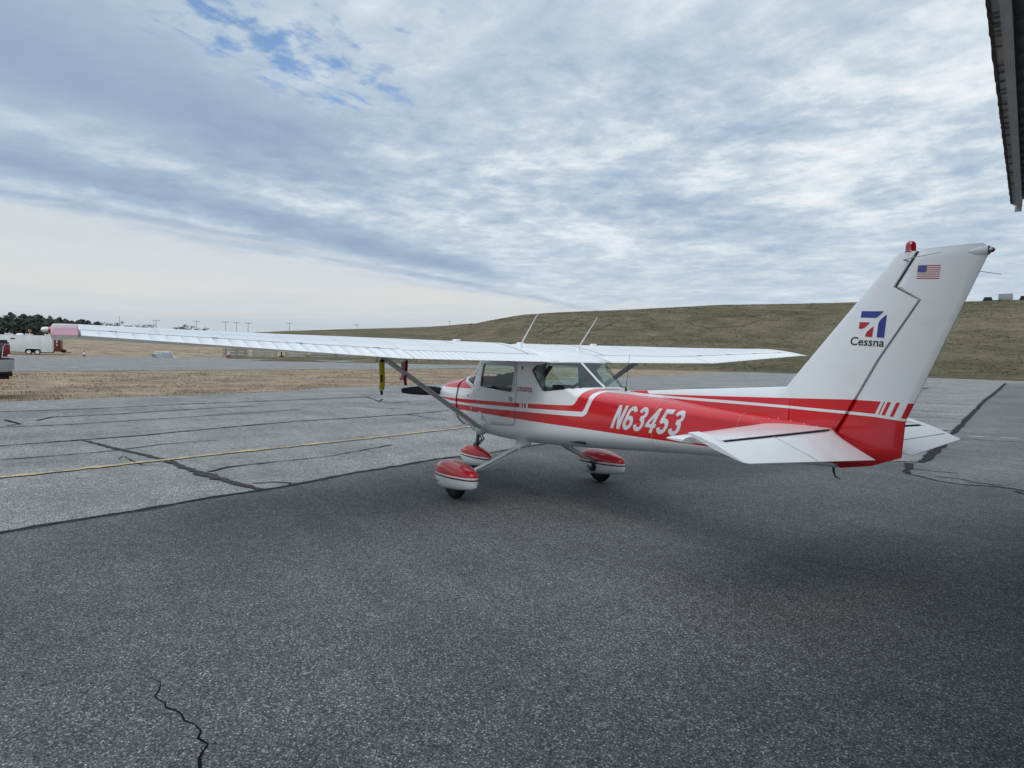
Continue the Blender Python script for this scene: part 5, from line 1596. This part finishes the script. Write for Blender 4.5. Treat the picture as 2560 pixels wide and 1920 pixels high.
# ------------------------------------------------------------------ trees
M_BARK = mat('pine_bark', (.055, .045, .038), .95, .1)
M_NEEDLE = mat('pine_needles', rough=.9, spec=.1, build=lambda n, b: n.put(b.inputs['Base Color'], n.ramp(
    n.n('ShaderNodeNewGeometry').outputs['Random Per Island'], [(0, (.080, .098, .088)), (.6, (.115, .135, .115)), (1, (.17, .185, .145))])))
M_TWIG = mat('bare_twigs', (.115, .10, .095), .95, .1)
def pine_mesh(seed, H_=10.0):
    rr = random.Random(seed); V, F = [], []
    base = rr.uniform(.08, .22) * H_
    for k in range(620):
        t = rr.random() ** .85
        z = base + (H_ - base) * t
        lob = 1 + .35 * math.sin(5 * t * math.pi + seed) + rr.uniform(-.2, .2)
        rad = H_ * .27 * (1 - t ** 1.6) ** .7 * lob + .25
        a = rr.uniform(0, 2 * math.pi); r_ = rad * math.sqrt(rr.random())
        c = Vector((r_ * math.cos(a), r_ * math.sin(a), z + rr.uniform(-.3, .3)))
        s_ = rr.uniform(.25, .62)
        n_ = Vector((rr.gauss(0, 1), rr.gauss(0, 1), rr.gauss(0, .8))).normalized(); u = n_.orthogonal().normalized(); w_ = n_.cross(u)
        k0 = len(V)
        V += [c + u * s_, c + w_ * s_ * .6, c - u * s_ * .8, c - w_ * s_ * .7]
        F.append((k0, k0 + 1, k0 + 2, k0 + 3))
    return V, F
def crown_obj(vf, name, m):
    me = bpy.data.meshes.new(name); me.from_pydata([tuple(v) for v in vf[0]], [], vf[1]); me.materials.append(m); return me
pine_crowns = [crown_obj(pine_mesh(k), 'crown', M_NEEDLE) for k in range(5)]
trunk_o = mk('trunk', tube([Vector((0, 0, -.5)), Vector((.1, 0, 4)), Vector((.05, .05, 8.6))], [.22, .17, .06], 7), M_BARK)
trunk_me = trunk_o.data; bpy.data.objects.remove(trunk_o)
def skyline(y): return interp(-y, [(-40, 12.0), (-24, 11.6), (-17, 11.9), (-12, 11.5), (-5, 11.3), (-1, 10.9), (4, 10.9), (6, 10.2)])
tr_r = random.Random(21)
row = []
for r_, (x0, n_) in enumerate(((292, 26), (302, 22), (312, 18))):
    for k in range(n_):
        y = 44 - (44 + 7.5) * (k + tr_r.uniform(-.3, .3)) / n_
        if r_ and y < -4: continue
        row.append((x0 + tr_r.uniform(-3, 3), y, r_))
for i, (x, y, r_) in enumerate(row):
    zb_ = ground_z(x, y); top = skyline(y) + tr_r.uniform(-1.3, .5) - r_ * .2
    if tr_r.random() < .18: top -= 1.2
    sc = max(.45, (top - zb_) / 10.2)
    o = empty('pine_tree', (x, y, zb_), tr_r.uniform(0, 6.28), 'dark green pine in the wood on the horizon behind the white trailer', 'pine tree', 'pines in the wood on the horizon')
    o.scale = (sc * tr_r.uniform(1.25, 1.75),) * 2 + (sc,)
    link(bpy.data.objects.new('trunk', trunk_me), o)
    link(bpy.data.objects.new('crown', pine_crowns[i % 5]), o)
# undergrowth that closes the wood at its foot
rr = random.Random(4); V, F = [], []
for k in range(2600):
    y = rr.uniform(-9, 46); x = rr.uniform(286, 300); z = ground_z(x, y) + rr.random() ** 1.4 * 3.2
    c = Vector((x, y, z)); s_ = rr.uniform(.4, .9); n_ = Vector((rr.gauss(0, 1), rr.gauss(0, 1), rr.gauss(0, .7))).normalized(); u = n_.orthogonal().normalized(); w_ = n_.cross(u)
    k0 = len(V); V += [c + u * s_, c + w_ * s_ * .7, c - u * s_ * .8, c - w_ * s_ * .6]; F.append((k0, k0 + 1, k0 + 2, k0 + 3))
M_BRUSH = mat('dark_undergrowth', rough=.95, spec=.05, build=lambda n, b: n.put(b.inputs['Base Color'], n.ramp(
    n.n('ShaderNodeNewGeometry').outputs['Random Per Island'], [(0, (.045, .052, .046)), (1, (.085, .088, .074))])))
tag(mk('undergrowth', (V, F), M_BRUSH, smooth=False, recalc=False), kind='stuff')
def bare_tree_mesh(seed, H_=8.0):
    rr = random.Random(seed); V, F = [], []
    def br(p, d, ln, r_, lvl):
        q = p + d * ln
        k0 = len(V); a = d.orthogonal().normalized(); b_ = d.cross(a)
        for c, rad in ((p, r_), (q, r_ * .6)):
            for t in (0, 2.1, 4.2): V.append(c + (a * math.cos(t) + b_ * math.sin(t)) * rad)
        for t in range(3): F.append((k0 + t, k0 + (t + 1) % 3, k0 + 3 + (t + 1) % 3, k0 + 3 + t))
        if lvl == 0: return
        for _ in range(3 if lvl > 1 else 4):
            nd = (d + Vector((rr.gauss(0, .55), rr.gauss(0, .55), rr.gauss(.12, .3)))).normalized()
            br(p.lerp(q, rr.uniform(.55, 1)), nd, ln * rr.uniform(.55, .8), max(.035, r_ * .55), lvl - 1)
    br(Vector((0, 0, -.4)), Vector((0, 0, 1)), H_ * .36, .16, 5)
    return V, F
bare = []
for k in range(4):
    V, F = bare_tree_mesh(40 + k)
    kk = 3 * 2
    me_t = bpy.data.meshes.new('trunk'); me_t.from_pydata([tuple(v) for v in V[:6]], [], [f for f in F[:3]]); me_t.materials.append(M_TWIG)
    me_c = bpy.data.meshes.new('crown'); me_c.from_pydata([tuple(v) for v in V], [], F[3:]); me_c.materials.append(M_TWIG)
    bare.append((me_t, me_c))
def bare_tree(x, y, zt_, i, lab, zb_=None, grp='bare trees along the horizon', wide=1.0):
    zb_ = ground_z(x, y) if zb_ is None else zb_
    o = empty('bare_tree', (x, y, zb_), i * 1.3, lab, 'tree', grp)
    sc = max(.3, (zt_ - .9 - zb_) / 7.6); o.scale = (sc * 1.15 * wide, sc * 1.15 * wide, sc)
    t_, c_ = bare[i % 4]
    link(bpy.data.objects.new('trunk', t_), o); link(bpy.data.objects.new('crown', c_), o)
bl_lab = 'small leafless tree on the horizon between the pine wood and the utility poles'
for i, (x, y, zt_) in enumerate([(292, -8.5, 12.4), (290, -10.5, 11.6), (291, -13, 12.0), (290, -15, 10.9), (292, -17.5, 10.9), (291, -20.3, 11.2), (290, -22, 11.0), (292, -24.2, 11.6)]):
    bare_tree(x, y, zt_, i, bl_lab)
o = empty('pine_tree', (289, -11.8, ground_z(289, -11.8)), 1, 'lone dark pine among the bare trees right of the pine wood', 'pine tree'); o.scale = (.5, .5, .36)
link(bpy.data.objects.new('trunk', trunk_me), o); link(bpy.data.objects.new('crown', pine_crowns[2]), o)
for i, (x, y, zt_) in enumerate([(289, -32.6, 10.9), (290, -34.4, 11.7), (289, -35.6, 11.6), (290, -37.3, 11.0), (290, -41.5, 10.6), (290, -43.2, 10.6)]):
    bare_tree(x, y, zt_, i + 1, 'leafless tree in the low thicket left of a utility pole', None, 'bare trees in the low thicket', 1.35)
for i, (a, d, zz) in enumerate(((-31.9, 300, 17.0), (-31.3, 298, 16.0), (-30.4, 300, 14.6))):
    c, s_ = az_dir(a); x, y = CAM.x + c * d, CAM.y + s_ * d
    bare_tree(x, y, zz, i + 2, ['round leafless tree where the low ridge meets the big hill', 'leafless shrub left of the round bare tree on the ridge', 'smallest leafless shrub farthest left on the ridge top'][i], hill_top(x, y) - .4, 'bare trees on the ridge', 1.4)

# things on top of the hill, at the right edge
M_DKVEH = mat('dark_vehicle_paint', (.016, .018, .018), .4, .4)
def on_hill(a, d):
    c, s_ = az_dir(a); x, y = CAM.x + c * d, CAM.y + s_ * d
    return x, y, hill_top(x, y)
x, y, z = on_hill(-69.95, 192)
bt = empty('container', (x, y, z - .2), R(-70 + 90), 'grey box container on the hill crest at the right edge', 'container')
mk('box', bbox(-1.35, 1.35, -1.1, 1.1, .35, 1.75, .04), mat('container_grey', (.30, .32, .33), .6), bt)
mk('roof_edge', bbox(-1.38, 1.38, -1.13, 1.13, 1.70, 1.82, .02, 1), mat('container_roof', (.17, .18, .18), .6), bt)
mk('skid', bbox(-1.3, 1.3, -.9, .9, .1, .37, .02, 1), M_DKVEH, bt)
x, y, z = on_hill(-68.95, 191)
vh = empty('work_vehicle', (x, y, z - .2), R(-70 + 90), 'black work vehicle beside the grey container on the hill crest', 'vehicle')
mk('cab', loft([[Vector((xx, yy, zz)) for xx, zz in ((-1.0, .3), (-.72, 1.15), (.62, 1.18), (1.0, .3))] for yy in (-.8, .8)]), M_DKVEH, vh, smooth=False)
mk('flatbed', bbox(-2.8, -.95, -.8, .8, .22, .46, .03, 1), M_DKVEH, vh)
for xx in (-2.2, .5):
    for yy in (-.7, .7):
        mk('wheel', lathe([(0, -.1), (.28, -.1), (.28, .1), (0, .1)], (xx, yy, .26), 'y', 14), M_RUBBER, vh)
x, y, z = on_hill(-71.05, 192)
vh = empty('work_vehicle', (x, y, z - .2), R(-70 + 90), 'dark vehicle cut off by the right edge on the hill crest', 'vehicle')
mk('cab', loft([[Vector((xx, yy, zz)) for xx, zz in ((-.8, .4), (-.62, 1.25), (.9, 1.3), (1.2, .4))] for yy in (-.8, .8)]), M_DKVEH, vh, smooth=False)
for xx in (-.4, .8):
    for yy in (-.7, .7):
        mk('wheel', lathe([(0, -.1), (.3, -.1), (.3, .1), (0, .1)], (xx, yy, .3), 'y', 14), M_RUBBER, vh)

# rough tufts over the hillside
rr = random.Random(31); V, F = [], []
for k in range(36000):
    a = rr.uniform(-74, -22); d = 92 + 100 * rr.random() ** .8
    c_, s__ = az_dir(a); x, y = CAM.x + c_ * d, CAM.y + s__ * d
    if noise.noise(Vector((x * .06, y * .06, 4))) < rr.uniform(-.7, .35): continue
    z = hill_top(x, y)
    if z <= .15: continue
    hgt = rr.uniform(.03, .10); wv = rr.uniform(.06, .22)
    k0 = len(V); t = rr.uniform(0, 6.28); dx, dy = math.cos(t) * wv, math.sin(t) * wv
    V += [(x - dx, y - dy, z + .01), (x + dx, y + dy, z + .01), (x + rr.uniform(-.25, .25), y + rr.uniform(-.25, .25), z + hgt)]
    F.append((k0, k0 + 1, k0 + 2))
M_TUFT = mat('hill_tuft', rough=.95, spec=.05, build=lambda n, b: n.put(b.inputs['Base Color'], n.ramp(
    n.n('ShaderNodeNewGeometry').outputs['Random Per Island'], [(0, (.090, .088, .046)), (.5, (.175, .150, .092)), (1, (.30, .25, .165))])))
tag(mk('hill_tufts', (V, F), M_TUFT, smooth=False, recalc=False), kind='stuff')

# ------------------------------------------------------------------ straw on the near verge
rr = random.Random(9); V, F = [], []
def verge_ok(x, y):
    xe = interp(-y, [(-q[1], q[0]) for q in grass_edge])
    return x > xe - .02
cnt = 0
while cnt < 26000:
    y = 9 - 46 * rr.random() ** 1.3
    xe = interp(-y, [(-q[1], q[0]) for q in grass_edge])
    x = xe + (rr.random() ** 1.7) * 22 + rr.uniform(-.12, .1)
    if noise.noise(Vector((x * .9, y * .6, 1))) < .02 and x > xe + .25: continue
    cnt += 1
    hgt = rr.uniform(.025, .075) * (1 + .9 * max(0, noise.noise(Vector((x * .3, y * .3, 7)))))
    a = rr.uniform(0, 6.28); wv = rr.uniform(.006, .016) * (1 + (x - xe) * .05)
    dx, dy = math.cos(a), math.sin(a); ln = rr.uniform(-1.6, 1.6) * hgt
    k0 = len(V)
    V += [(x - dx * wv, y - dy * wv, -.03), (x + dx * wv, y + dy * wv, -.03), (x + dy * ln, y - dx * ln, hgt - .03)]
    F.append((k0, k0 + 1, k0 + 2))
tag(mk('straw_grass', (V, F), M_BLADE, smooth=False, recalc=False), kind='stuff')
